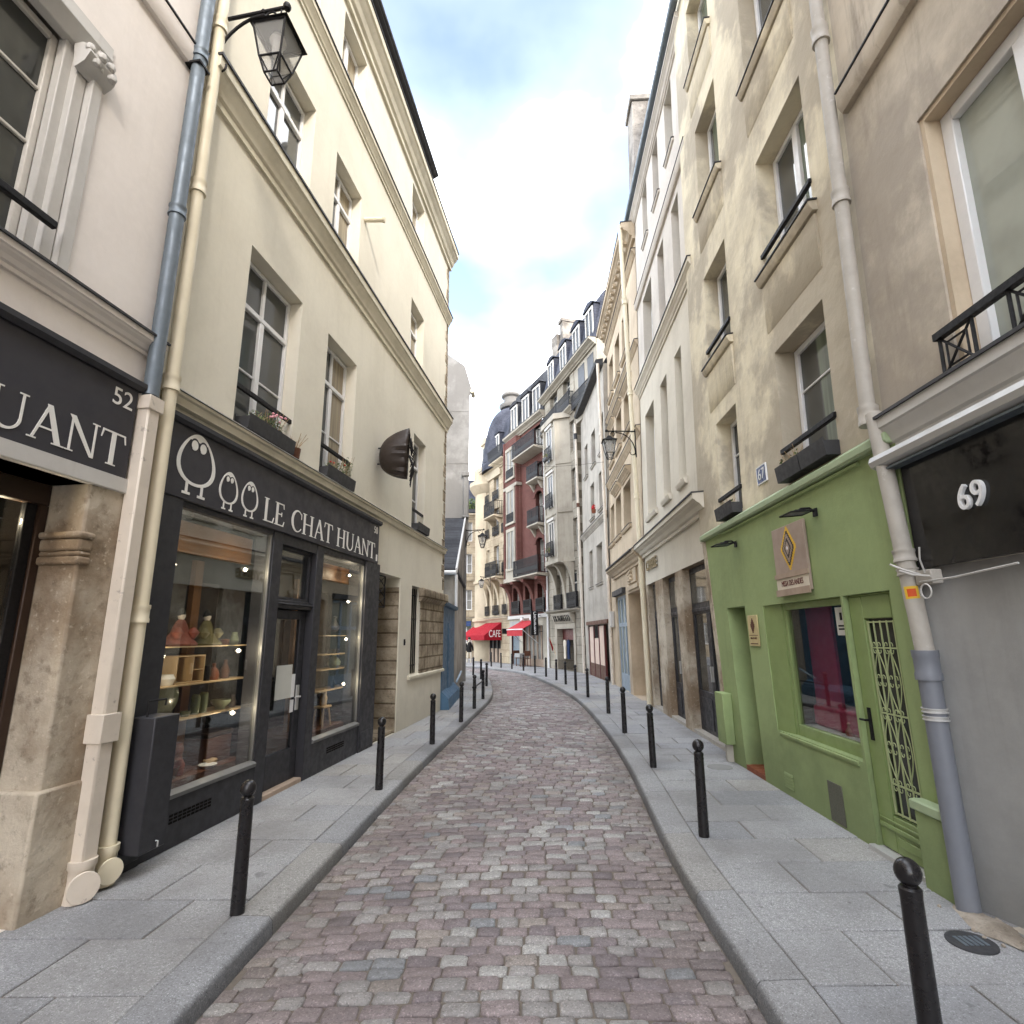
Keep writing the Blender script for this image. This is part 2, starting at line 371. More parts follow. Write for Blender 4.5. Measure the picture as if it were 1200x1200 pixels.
def thing(name, label, cat, loc=(0, 0, 0), rz=0, group=None):
    o = bpy.data.objects.new(name, None); COL.objects.link(o); o.location = loc; o.rotation_euler = (0, 0, rz); o.empty_display_size = .1
    return tag(o, label, cat, group)
def struct(o): o['kind'] = 'structure'; return o
def copy_tree(o, parent=None):
    c = o.copy(); COL.objects.link(c)
    if parent: c.parent = parent
    for ch in o.children: copy_tree(ch, c)
    return c
class Frame:
    """a facade line: x runs left to right as seen from the street, y into the building, z up"""
    def __init__(s, A, az, L, side):
        e = Vector((math.sin(R(az)), math.cos(R(az)), 0)); A = Vector((A[0], A[1], 0)); s.L = L
        if side == 'L': s.o, s.rz = A, R(90 - az)
        else: s.o, s.rz = A + e * L, R(-90 - az)
        s.x = Vector((math.cos(s.rz), math.sin(s.rz), 0)); s.y = Vector((-s.x.y, s.x.x, 0))
    def w(s, x, y=0, z=0): return s.o + s.x * x + s.y * y + Vector((0, 0, z))
    def thing(s, name, label, cat, x=0, y=0, z=0, group=None): return thing(name, label, cat, s.w(x, y, z), s.rz, group)

def wall_mesh(x0, x1, z0, z1, holes=(), T=5.0, m=None, top=True):
    m = m or MB()
    holes = [h for h in holes if h[1] > x0 and h[0] < x1]
    xs = sorted({x0, x1, *[min(max(h[0], x0), x1) for h in holes], *[min(max(h[1], x0), x1) for h in holes]})
    zs = sorted({z0, z1, *[min(max(h[2], z0), z1) for h in holes], *[min(max(h[3], z0), z1) for h in holes]})
    V = {}; 
    def vid(x, z):
        if (x, z) not in V: V[(x, z)] = len(m.v); m.v.append((x, 0, z))
        return V[(x, z)]
    for i in range(len(xs) - 1):
        for j in range(len(zs) - 1):
            cx, cz = (xs[i] + xs[i + 1]) / 2, (zs[j] + zs[j + 1]) / 2
            if any(h[0] < cx < h[1] and h[2] < cz < h[3] for h in holes): continue
            m.f.append([vid(xs[i], zs[j]), vid(xs[i + 1], zs[j]), vid(xs[i + 1], zs[j + 1]), vid(xs[i], zs[j + 1])]); m.mi.append(m.cur)
    for a, b, c, d, dep in holes:
        m.add([(a, 0, c), (b, 0, c), (b, 0, d), (a, 0, d), (a, dep, c), (b, dep, c), (b, dep, d), (a, dep, d)],
              [(0, 4, 5, 1), (1, 5, 6, 2), (2, 6, 7, 3), (3, 7, 4, 0)])
    m.add([(x0, 0, z0), (x0, 0, z1), (x0, T, z1), (x0, T, z0)], [(0, 1, 2, 3)])
    m.add([(x1, 0, z0), (x1, 0, z1), (x1, T, z1), (x1, T, z0)], [(3, 2, 1, 0)])
    m.add([(x0, T, z0), (x1, T, z0), (x1, T, z1), (x0, T, z1)], [(0, 1, 2, 3)])
    if top: m.add([(x0, 0, z1), (x1, 0, z1), (x1, T, z1), (x0, T, z1)], [(0, 1, 2, 3)])
    return m

def window(b, x0, x1, z0, z1, d, leaves=2, transom=0, bars=1, fm='frame', gm='gp', sill=None, rail=None, fw_=.055, proud=.05):
    """casement in a reveal d deep: frame (part), pane, sill and rail (sub-parts)"""
    m = MB(); y0, y1 = d - proud, d + .01
    m.box(x0 + .002, x0 + fw_, y0, y1, z0 + .002, z1 - .002); m.box(x1 - fw_, x1 - .002, y0, y1, z0 + .002, z1 - .002)
    m.box(x0 + fw_, x1 - fw_, y0, y1, z1 - fw_, z1 - .002); m.box(x0 + fw_, x1 - fw_, y0, y1, z0 + .002, z0 + fw_ * 1.4)
    zt = z0 + (z1 - z0) * transom if transom else z1 - fw_
    if transom: m.box(x0 + fw_, x1 - fw_, y0 - .012, y1, zt - fw_ * .6, zt + fw_ * .6)
    w = (x1 - x0 - 2 * fw_) / leaves
    for k in range(1, leaves):
        xm = x0 + fw_ + w * k
        m.box(xm - fw_ * .75, xm + fw_ * .75, y0 - .006, y1, z0 + fw_ * 1.4, (zt - fw_ * .6) if transom else z1 - fw_)
        if transom: m.box(xm - fw_ * .4, xm + fw_ * .4, y0, y1, zt + fw_ * .6, z1 - fw_)
    for k in range(1, bars + 1):
        zb = z0 + (zt - z0) * k / (bars + 1)
        for q in range(leaves):
            a = x0 + fw_ + w * q + (fw_ * .75 if q else 0); c = x0 + fw_ + w * (q + 1) - (fw_ * .75 if q < leaves - 1 else 0)
            m.box(a, c, y0 + .014, y1 - .012, zb - .014, zb + .014)
    o = obj('window', m, M[fm], b, .006)
    obj('pane', MB().box(x0 + fw_ * .5, x1 - fw_ * .5, d - .016, d - .002, z0 + fw_ * .5, z1 - fw_ * .5), M[gm], o)
    if sill:
        s = MB(); w_, h, k, mat = sill
        s.prof(x0 - w_, x1 + w_, [(.02, z0 - h), (-k * .6, z0 - h), (-k, z0 - h * .5), (-k, z0 - .015), (.02, z0 + .002)])
        obj('sill', s, M[mat], o, .004)
        obj('sill_capping', MB().prof(x0 - w_ - .01, x1 + w_ + .01, [(.03, z0 + .004), (-k - .015, z0 - .012), (-k - .015, z0 + .006), (.03, z0 + .02)]), M['lead'], o)
    if rail:
        zr, kind = rail; s = MB()
        s.box(x0 - .03, x1 + .03, -.02, .02, zr - .02, zr + .02)
        if kind == 'grid':
            n = max(3, int((x1 - x0) / .11))
            s.box(x0, x1, -.012, .012, z0 + .06, z0 + .085)
            for k in range(n + 1):
                xx = x0 + (x1 - x0) * k / n; s.box(xx - .008, xx + .008, -.008, .008, z0 + .01, zr - .02)
        obj('window_rail', s, M['iron'], o)
    return o

def batter(root, k=.034, z0=3.2):
    """old street fronts lean back: everything above z0 recedes by k per metre"""
    done = set()
    for o in root.children_recursive:
        if o.type == 'MESH' and o.data.name not in done:
            done.add(o.data.name)
            for v in o.data.vertices:
                if v.co.z > z0: v.co.y += k * (v.co.z - z0)
def cornice(b, x0, x1, z0, z1, depth, mat, cap=True, name='cornice', ends=0.0):
    h = z1 - z0; pts = [(.0, z0), (-depth * .22, z0), (-depth * .22, z0 + h * .18), (-depth * .4, z0 + h * .24), (-depth * .55, z0 + h * .42), (-depth * .8, z0 + h * .55),
                        (-depth * .86, z0 + h * .62), (-depth, z0 + h * .66), (-depth, z0 + h * .94), (.0, z1)]
    o = obj(name, MB().prof(x0 - ends, x1 + ends, pts), M[mat], b, 0, angle=20)
    if cap: obj('zinc_capping', MB().prof(x0 - ends - .01, x1 + ends + .01, [(.0, z1 + .003), (-depth - .02, z1 - h * .07), (-depth - .02, z1 - h * .02 + .01), (.0, z1 + .02)]), M['lead'], o)
    return o
def band(b, x0, x1, z0, z1, depth, mat, name='string_course', cap=None):
    o = obj(name, MB().prof(x0, x1, [(.0, z0), (-depth * .6, z0), (-depth, z0 + (z1 - z0) * .3), (-depth, z1 - .01), (.0, z1)]), M[mat], b)
    if cap: obj('zinc_capping', MB().box(x0 - .005, x1 + .005, -depth - .012, 0, z1 + .002, z1 + .016), M[cap], o)
    return o

# ------------------------------------------------------------------ ground, road, kerbs, pavements
ST = [  # left wall, left kerb, right kerb, right wall
    ((-4.4, -5), (-1.8, -5), (1.0, -5), (2.76, -5)), ((-3.56, 1), (-1.68, 1), (1.15, 1), (2.91, 1)), ((-3.29, 3), (-1.62, 3), (1.23, 3), (2.97, 3)),
    ((-3.02, 4.95), (-1.53, 4.9), (1.30, 5), (3.02, 5)), ((-2.62, 7.9), (-1.37, 7.9), (1.57, 7.9), (3.1, 7.9)), ((-2.1, 11.7), (-1.07, 11.6), (1.74, 10.8), (3.3, 10.8)),
    ((-1.79, 14), (-.86, 14.2), (1.82, 14), (3.45, 14)), ((-1.79, 16), (-.70, 16.3), (1.79, 16.4), (3.55, 16.4)), ((-1.82, 18), (-.68, 18.3), (1.66, 18.6), (3.62, 18.8)),
    ((-1.9, 20.3), (-.8, 20.6), (1.37, 21.6), (3.52, 22)), ((-2.05, 23), (-1.1, 24.4), (.8, 25.8), (3.3, 26.5)), ((-3.0, 26), (-1.75, 27.5), (.03, 28.9), (2.1, 30.6)),
    ((-5, 28.4), (-3.2, 30.3), (-1.27, 31.5), (.9, 33.4)), ((-8, 30.2), (-7, 32.3), (-2.6, 33.8), (-.25, 36)), ((-12, 32), (-11, 34.5), (-4.6, 37), (-2.4, 41)),
    ((-16, 34), (-15, 37), (-7.5, 40.5), (-3.2, 46))]
def lerp(a, b, t): return (a[0] + (b[0] - a[0]) * t, a[1] + (b[1] - a[1]) * t)
clen = [0]
for a, b in zip(ST, ST[1:]):
    ca, cb_ = lerp(a[1], a[2], .5), lerp(b[1], b[2], .5); clen.append(clen[-1] + math.dist(ca, cb_))
def catm(p0, p1, p2, p3, t):
    return tuple(.5 * (2 * p1[k] + (p2[k] - p0[k]) * t + (2 * p0[k] - 5 * p1[k] + 4 * p2[k] - p3[k]) * t * t + (3 * p1[k] - p0[k] - 3 * p2[k] + p3[k]) * t ** 3) for k in (0, 1))
def station(d):
    """the four edge points a distance d along the street, smoothly interpolated"""
    i = 0
    while i < len(ST) - 2 and clen[i + 1] < d: i += 1
    t = max(0, min(1, (d - clen[i]) / (clen[i + 1] - clen[i]))); g = lambda k: ST[max(0, min(len(ST) - 1, k))]
    return [catm(g(i - 1)[k], g(i)[k], g(i + 1)[k], g(i + 2)[k], t) for k in range(4)]
DMAX = clen[-1]
ROADZ = -0.105
def crown(t): return ROADZ + .055 * (1 - (2 * t - 1) ** 2)
struct(obj('ground', MB().add([(-400, -300, -.3), (400, -300, -.3), (400, 700, -.3), (-400, 700, -.3)], [(0, 1, 2, 3)]), M['asphalt']))
struct(obj('plaza', MB().add([(-60, 33, -.135), (30, 33, -.135), (30, 90, -.135), (-60, 90, -.135)], [(0, 1, 2, 3)]), M['asphalt']))
rm = MB(); rm.col = []
N = 120; NX = 8
for i in range(N + 1):
    s_ = station(DMAX * i / N)
    for j in range(NX + 1):
        t_ = j / NX; p = lerp(s_[1], s_[2], t_); rm.v.append((p[0], p[1], crown(t_) - .009)); rm.col.append((.3, .3, .3, 1))
for i in range(N):
    for j in range(NX): a = i * (NX + 1) + j; rm.f.append([a, a + 1, a + NX + 2, a + NX + 1]); rm.mi.append(1)
def sett_colour():
    q = rnd.random(); k = .88 + rnd.random() * .24
    if q < .40: c = lin(152, 140, 139)
    elif q < .58: c = lin(138, 128, 129)
    elif q < .80: c = lin(163, 159, 156)
    elif q < .92: c = lin(178, 176, 172)
    elif q < .95: c = lin(150, 152, 154)
    else: c = lin(162, 153, 146)
    return tuple(x * k * .82 for x in c[:3]) + (1,)
d_ = 5.4; row = 0
while d_ < DMAX - 1:
    dep = .102 + rnd.random() * .024
    s_ = station(d_ + dep / 2); L_, Rr = Vector(s_[1]), Vector(s_[2]); wid = (Rr - L_).length
    s2 = station(d_ + dep / 2 + .05); along = (lerp(s2[1], s2[2], .5)[0] - lerp(s_[1], s_[2], .5)[0], lerp(s2[1], s2[2], .5)[1] - lerp(s_[1], s_[2], .5)[1])
    along = Vector(along).normalized(); ac = (Rr - L_).normalized()
    x = .02 - rnd.random() * .12
    cosk = abs(ac.x * along.y - ac.y * along.x)
    while x < wid - .05:
        w_ = .145 + rnd.random() * .07
        a, b = max(x, .015), min(x + w_, wid - .015)
        x += w_
        if b - a < .05: continue
        g = .0032 + rnd.random() * .0035; hx, hy = (b - a) / 2 - g, dep / 2 - g
        cz = crown(((a + b) / 2) / wid) + rnd.uniform(-.005, .006); tx, ty = rnd.uniform(-.045, .045), rnd.uniform(-.06, .06)
        cc = L_ + ac * ((a + b) / 2); near = cc.y < 12
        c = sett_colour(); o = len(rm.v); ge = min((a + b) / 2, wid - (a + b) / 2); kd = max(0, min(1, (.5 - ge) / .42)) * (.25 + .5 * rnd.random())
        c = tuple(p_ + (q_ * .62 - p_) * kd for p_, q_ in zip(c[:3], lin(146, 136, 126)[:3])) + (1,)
        ring = [(-1, -.72), (-.86, -1), (.86, -1), (1, -.72), (1, .72), (.86, 1), (-.86, 1), (-1, .72)]
        jit = [(rnd.uniform(-.055, .055), rnd.uniform(-.1, .1)) for _ in ring]
        for lev, (k, dz) in enumerate(((1.0, -.02), (1.0, -.004), (.84, .003))):
            for (p, q), (jx, jy) in zip(ring, jit):
                lx, ly = (p + jx) * hx * (k if lev < 2 else 1 - .009 / max(hx, .02)), (q + jy) * hy * (k if lev < 2 else 1 - .009 / max(hy, .02))
                P = cc + ac * lx + along * ly
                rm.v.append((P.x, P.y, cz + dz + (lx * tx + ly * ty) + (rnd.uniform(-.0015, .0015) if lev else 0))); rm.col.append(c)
        rm.v.append((cc.x, cc.y, cz + .004)); rm.col.append(c)
        for lev in (0, 1):
            for k in range(8): rm.f.append([o + lev * 8 + k, o + lev * 8 + (k + 1) % 8, o + lev * 8 + 8 + (k + 1) % 8, o + lev * 8 + 8 + k]); rm.mi.append(0)
        for k in range(8): rm.f.append([o + 16 + k, o + 16 + (k + 1) % 8, o + 24]); rm.mi.append(0)
    d_ += dep; row += 1
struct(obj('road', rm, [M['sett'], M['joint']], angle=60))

def slab(m, quad, z, th, c, g=.0065, r=.006, tilt=0):
    P = [Vector(p) for p in quad]; ctr = sum(P, Vector((0, 0))) / 4
    def inset(k):
        out = []
        for i in range(4):
            e1 = (P[(i + 1) % 4] - P[i]).normalized(); e0 = (P[i - 1] - P[i]).normalized(); out.append(P[i] + (e1 + e0) * k)
        return out
    o = len(m.v); A, B = inset(g), inset(g + r); tz = [rnd.uniform(-tilt, tilt) for _ in range(4)]
    for q, zz, f in ((A, z - th, 0), (A, z - r, 1), (B, z, 1)):
        for i, p in enumerate(q): m.v.append((p.x, p.y, zz + tz[i] * f)); m.col.append(c)
    for l in (0, 4):
        for i in range(4): m.f.append([o + l + i, o + l + (i + 1) % 4, o + l + 4 + (i + 1) % 4, o + l + 4 + i]); m.mi.append(0)
    m.f.append([o + 8, o + 9, o + 10, o + 11]); m.mi.append(0)
def slab_colour(k=1.0):
    q = rnd.random(); c = lin(172, 172, 172) if q < .6 else (lin(166, 167, 169) if q < .85 else lin(174, 172, 168))
    v = (.93 + rnd.random() * .1) * .80 * k; return tuple(x * v for x in c[:3]) + (1,)
for side in (0, 1):
    kerb = MB(); kerb.col = []; pv = MB(); pv.col = []
    wi, ki = (0, 1) if side == 0 else (3, 2)
    KW = .26
    def edge(d, f):  # f metres from the kerb's road edge towards the wall
        s_ = station(d); a, b = Vector(s_[ki]), Vector(s_[wi]); return a + (b - a).normalized() * f
    def wdist(d): s_ = station(d); return (Vector(s_[ki]) - Vector(s_[wi])).length
    for i in range(N):  # mortar bed reaching under the walls
        d0, d1 = DMAX * i / N, DMAX * (i + 1) / N; o = len(pv.v)
        for q in (edge(d0, KW - .03), edge(d0, wdist(d0) + .9), edge(d1, wdist(d1) + .9), edge(d1, KW - .03)): pv.v.append((q.x, q.y, -.012)); pv.col.append((.2, .2, .2, 1))
        pv.f.append([o, o + 1, o + 2, o + 3]); pv.mi.append(1)
    d = 2.0
    while d < DMAX - .5:
        ln = .9 + rnd.random() * .5; e = min(d + ln, DMAX - .3)
        c = slab_colour(.92); n_ = 3
        for k in range(n_):
            da, db = d + (e - d) * k / n_, d + (e - d) * (k + 1) / n_
            o = len(kerb.v); ga = .004 if k == 0 else 0; gb = .004 if k == n_ - 1 else 0
            for dd in (da + ga, db - gb):
                for f, z in ((-.012, -.16), (-.004, -.03), (.022, -.003), (KW - .006, .002), (KW - .004, -.1)):
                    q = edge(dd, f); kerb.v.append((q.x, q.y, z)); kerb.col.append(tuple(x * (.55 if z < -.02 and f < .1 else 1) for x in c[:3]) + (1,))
            for j in range(4): kerb.f.append([o + j, o + j + 1, o + 6 + j, o + 5 + j]); kerb.mi.append(0)
            if k == 0: kerb.f.append([o + 4, o + 3, o + 2, o + 1, o]); kerb.mi.append(0)
            if k == n_ - 1: kerb.f.append([o + 5 + q for q in range(5)]); kerb.mi.append(0)
        d = e
    d = 2.0; rowi = 0
    while d < DMAX - 1:
        ln = (.52 + rnd.random() * .12) if side == 0 else (.46 + rnd.random() * .1)
        e = d + ln; W0, W1 = wdist(d) + .06, wdist(e) + .06
        cuts = [0, .33 + .22 * (rowi % 2) + rnd.uniform(-.05, .05), 1] if W0 - KW < 1.6 else [0, .36 + .16 * (rowi % 2) + rnd.uniform(-.04, .04), .74 + rnd.uniform(-.06, .1), 1]
        if rnd.random() < .3 and len(cuts) > 3: cuts.pop(2)
        for a, b in zip(cuts, cuts[1:]):
            q = [edge(d, KW + (W0 - KW) * a), edge(d, KW + (W0 - KW) * b), edge(e, KW + (W1 - KW) * b), edge(e, KW + (W1 - KW) * a)]
            slab(pv, q, rnd.uniform(-.003, .002), .05, slab_colour(), tilt=.0025)
        d = e; rowi += 1
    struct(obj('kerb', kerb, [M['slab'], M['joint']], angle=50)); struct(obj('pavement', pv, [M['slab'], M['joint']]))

# ------------------------------------------------------------------ lettering
def arc(cx, cz, ro, ri, a0, a1, n=18, ox=0):
    """annular sector; ro, ri = (rx, rz) outer and inner"""
    o = [(cx + ro[0] * math.cos(R(a0 + (a1 - a0) * i / n)), cz + ro[1] * math.sin(R(a0 + (a1 - a0) * i / n))) for i in range(n + 1)]
    i_ = [(cx + ox + ri[0] * math.cos(R(a0 + (a1 - a0) * i / n)), cz + ri[1] * math.sin(R(a0 + (a1 - a0) * i / n))) for i in range(n + 1)]
    return [[o[k], o[k + 1], i_[k + 1], i_[k]] for k in range(n)]
def bx(a, b, c, d): return [(a, c), (b, c), (b, d), (a, d)]
TH, TN = .125, .05
def serif(x, w, z): return bx(x - .07, x + w + .07, z, z + .035)
GL = {
    'L': (.62, [bx(.1, .1 + TH, 0, 1), serif(.1, TH, 0), serif(.1, TH, .965), bx(.1, .58, 0, .05), [(.53, .05), (.58, .05), (.62, .25), (.595, .25)]]),
    'E': (.64, [bx(.1, .1 + TH, 0, 1), serif(.1, TH, 0), serif(.1, TH, .965), bx(.1, .58, 0, .05), bx(.1, .55, .95, 1), bx(.1, .44, .49, .54),
                [(.53, .05), (.58, .05), (.62, .23), (.595, .23)], [(.5, .95), (.55, .95), (.565, .78), (.545, .78)], bx(.42, .45, .42, .61)]),
    'H': (.86, [bx(.1, .1 + TH, 0, 1), bx(.62, .62 + TH, 0, 1), bx(.1, .7, .49, .54), serif(.1, TH, 0), serif(.1, TH, .965), serif(.62, TH, 0), serif(.62, TH, .965)]),
    'A': (.80, [[(.34, 1), (.46, 1), (.76, 0), (.62, 0)], [(.36, .96), (.40, .86), (.145, 0), (.09, 0)], bx(.2, .58, .33, .375), serif(.09, .055, 0), serif(.62, .14, 0)]),
    'T': (.72, [bx(.3, .3 + TH, 0, 1), serif(.3, TH, 0), bx(.04, .685, .95, 1), [(.04, .95), (.08, .95), (.035, .74), (.01, .74)], [(.645, .95), (.685, .95), (.715, .74), (.69, .74)]]),
    'U': (.84, [bx(.1, .1 + TH, .33, 1), bx(.67, .67 + TN, .33, 1), serif(.1, TH, .965), serif(.67, TN, .965)] + arc(.41, .33, (.31, .35), (.22, .28), 180, 360, 16, .03)),
    'N': (.86, [bx(.12, .12 + TN, 0, 1), bx(.7, .7 + TN, .0, 1), [(.06, 1), (.2, 1), (.75, 0), (.66, 0)], serif(.12, TN, 0), serif(.7, TN, .965)]),
    'C': (.78, arc(.44, .5, (.38, .52), (.29, .46), 48, 312, 26, .04) + [bx(.70, .735, .64, .9), [(.70, .2), (.735, .2), (.70, .1), (.66, .12)]]),
    ' ': (.36, [])}
def serif_text(m, txt, x0, z0, h, x1, y0=-.004, y1=.0):
    tot = sum(GL[c][0] for c in txt); k = (x1 - x0) / tot; x = x0
    for ch in txt:
        for i, pl_ in enumerate(GL[ch][1]):
            m.poly([(x + p[0] * k, z0 + p[1] * h) for p in pl_], y0 - .0003 * (i % 5), y1)
        x += GL[ch][0] * k
    return m
def text_mesh(txt, size, depth=.004, space=1.0, bold=0):
    cu = bpy.data.curves.new('t', 'FONT'); cu.body = txt; cu.size = size; cu.extrude = depth / 2; cu.align_x = 'CENTER'; cu.align_y = 'CENTER'; cu.space_character = space; cu.offset = bold
    o = bpy.data.objects.new('t', cu); COL.objects.link(o); bpy.context.view_layer.update()
    me = bpy.data.meshes.new_from_object(o.evaluated_get(bpy.context.evaluated_depsgraph_get()))
    bpy.data.objects.remove(o); v = [tuple(q.co) for q in me.vertices]; f = [list(p.vertices) for p in me.polygons]; bpy.data.meshes.remove(me); bpy.data.curves.remove(cu)
    return v, f
def text(m, txt, x, y, z, size, depth=.004, space=1.0, sx=1.0, bold=0, vert=False):
    """lettering upright on a facade plane, reading along +x"""
    v, f = text_mesh(txt, size, depth, space, bold)
    return m.add([(x + p[0] * sx, y - p[2], z + p[1]) for p in v], f)

# ------------------------------------------------------------------ generic small things
def pipe_thing(fr, x, y, z0, z1, r, mat, label, collars=(), name='downpipe', rect=None, brackets=()):
    t = fr.thing(name, label, 'downpipe', x, y, 0)
    m = MB()
    if rect: m.box(-rect[0], rect[0], -rect[1], rect[1], z0, z1)
    else: m.tube([(0, 0, z0), (0, 0, z1)], r, 16)
    obj('pipe', m, M[mat], t, .012 if rect else 0)
    for z, k, h, cm in collars:
        c = MB(); 
        if rect: c.prof(-h / 2 + z, h / 2 + z, [(-rect[0] * k, -rect[1] * k), (rect[0] * k, -rect[1] * k), (rect[0] * k, rect[1] * k), (-rect[0] * k, rect[1] * k)], 'z')
        else: c.lathe([(r * .9, z - h / 2), (r * k, z - h / 2), (r * k, z - h * .3), (r * (k - .08), z - h * .22), (r * (k - .08), z + h * .22), (r * k, z + h * .3), (r * k, z + h / 2), (r * .9, z + h / 2)], 16)
        obj('collar', c, M[cm], t, .004 if rect else 0)
    for z in brackets:
        obj('bracket', MB().box(-r * 1.15, r * 1.15, -r * 1.12, r * 1.12 + .03, z - .012, z + .012).box(-.012, .012, r, r + .1, z - .012, z + .012), M['iron'], t)
    return t
def base_elbow(t, r, z, mat, turn=0):
    """cast foot with a round inspection cap"""
    m = MB().lathe([(r, z + .26), (r * 1.35, z + .26), (r * 1.35, z + .215), (r * 1.2, z + .2), (r * 1.15, z + .12), (r * 1.3, z + .02), (r * 1.35, z)], 16)
    f = obj('cast_foot', m, M[mat], t)
    a = Vector((math.sin(turn), -math.cos(turn), 0)); c = Vector((0, 0, z + .1))
    obj('inspection_cap', MB().tube([c + a * (r * .5), c + a * (r * 1.35)], [r * 1.15, r * 1.25], 20).tube([c + a * (r * 1.35), c + a * (r * 1.55)], [r * 1.5, r * 1.45], 24), M[mat], f)
def lantern(name, label, loc, rz, arm, s=1.0, drop=.12, group='wall lanterns on iron brackets'):
    """four-sided Paris lantern hanging from a curved wall bracket; local +y points away from the wall, z=0 is the arm's height"""
    t = thing(name, label, 'street lamp', loc, rz, group)
    b = MB().tube([(0, 0, 0), (0, arm + .06, .03)], .017 * s, 8).tube([(0, 0, -.68 * s), (0, 0.0, .06)], .014 * s, 8)
    cv = [(0, .012, -.62 * s)] + [(0, .02 + (arm * .72) * (1 - math.cos(R(a))), -.55 * s + (.53 * s) * math.sin(R(a))) for a in range(0, 91, 9)]
    b.tube(cv, .014 * s, 8)
    b.tube([(0, .03 + .06 * s * (1 - math.cos(R(a))) , -.56 * s - .06 * s * math.sin(R(a))) for a in range(0, 220, 20)], .01 * s, 6)
    b.tube([(0, arm - .1 * s + .05 * s * math.cos(R(a)), -.05 * s + .05 * s * math.sin(R(a))) for a in range(0, 300, 25)], .01 * s, 6)
    b.lathe([(.0, -.04), (.03 * s, -.03), (.038 * s, 0), (.03 * s, .03), (0, .05)], 10, (0, arm + .06, .035)); b.lathe([(.02, -.02), (.028, 0), (.02, .02)], 10, (0, arm * .72, .02))
    obj('bracket', b, M['iron'], t)
    c = (0, arm, -drop)
    def ring(h, z, hh=None): return [(c[0] + sx * h, c[1] + sy * h, c[2] + z) for sx, sy in ((-1, -1), (1, -1), (1, 1), (-1, 1))]
    fr_ = MB(); H1, H0, HB = .155 * s, .10 * s, .062 * s; Z1, Z0, ZB = -.10 * s, -.42 * s, -.56 * s
    A, B, C = ring(H1, Z1), ring(H0, Z0), ring(HB, ZB)
    for i in range(4):
        j = (i + 1) % 4
        fr_.tube([A[i], B[i]], .009 * s, 6); fr_.tube([A[i], A[j]], .011 * s, 6); fr_.tube([B[i], B[j]], .009 * s, 6); fr_.tube([B[i], C[i]], .008 * s, 6); fr_.tube([C[i], C[j]], .008 * s, 6)
        mid = [(C[i][k] + C[j][k]) / 2 for k in range(3)]; tp = [(B[i][k] * .5 + B[j][k] * .5) for k in range(3)]
        for q in (.3, .7):
            e = [C[i][k] * (1 - q) + C[j][k] * q for k in range(3)]; f = [B[i][k] * (1 - (q - .5) * 2.2 - .5) + B[j][k] * ((q - .5) * 2.2 + .5) for k in range(3)]
            fr_.tube([f, [(f[k] * .4 + e[k] * .6) for k in range(3)], e], .006 * s, 5)
    fr_.tube([(c[0], c[1], c[2] + .06), (c[0], c[1], 0.02)], .009, 6)
    obj('frame', fr_, M['iron'], t)
    rf = MB()
    rf.add(ring(H1 + .03 * s, Z1 + .004) + ring(H1 * .62, Z1 + .055 * s) + ring(H1 * .5, Z1 + .075 * s) + ring(H1 * .3, Z1 + .12 * s) + ring(.02, Z1 + .15 * s), [(4 * l + i, 4 * l + (i + 1) % 4, 4 * l + 4 + (i + 1) % 4, 4 * l + 4 + i) for l in range(4) for i in range(4)] + [(0, 3, 2, 1), (16, 17, 18, 19)])
    obj('cap', rf, M['iron'], t, angle=20)
    g = MB(); A, B, C = ring(H1 * .97, Z1), ring(H0 * .95, Z0), ring(HB * .93, ZB)
    g.add(A + B + C, [(4 * l + i, 4 * l + (i + 1) % 4, 4 * l + 4 + (i + 1) % 4, 4 * l + 4 + i) for l in range(2) for i in range(4)])
    obj('glass', g, M['lampglass'], t, angle=10)
    obj('lamp_holder', MB().lathe([(.005, Z1), (.06 * s, Z1 - .01), (.075 * s, Z1 - .06 * s), (.05 * s, Z1 - .1 * s), (.045 * s, Z1 - .2 * s), (.02 * s, Z1 - .24 * s), (.005, Z1 - .25 * s)], 14, c), M['surround'], t)
    return t
def flower_box(fr, x0, x1, y, z, label, plants, mat='lead'):
    t = fr.thing('flower_box', label, 'flower box', (x0 + x1) / 2, y, z); w = (x1 - x0) / 2
    m = MB().prof(-w, w, [(-.075, 0), (.075, 0), (.095, .17), (.085, .17), (.08, .14), (-.08, .14), (-.085, .17), (-.095, .17)])
    obj('box', m, M[mat], t)
    lf = MB(); st = MB(); fl = MB()
    for i, (px, h, n, flow) in enumerate(plants):
        lf.leafs((px, 0, .16 + h * .5), (.12, .08, h * .55), n, .022, 11 * i + int(x0 * 70))
        for k in range(7): st.tube([(px + rnd.uniform(-.05, .05), rnd.uniform(-.04, .04), .13), (px + rnd.uniform(-.12, .12), rnd.uniform(-.1, .06), .16 + h * rnd.uniform(.7, 1.25))], .0028, 4)
        for k in range(flow): fl.lathe([(0, -.012), (.02, 0), (.012, .014), (0, .018)], 7, (px + rnd.uniform(-.07, .07), -.06 + rnd.uniform(-.03, .03), .18 + h * rnd.uniform(.5, .9)))
    if lf.v: p = obj('foliage', lf, M['leaf'], t); 
    if st.v: obj('stems', st, M['drystem'], t)
    return t, fl
SPOT = None
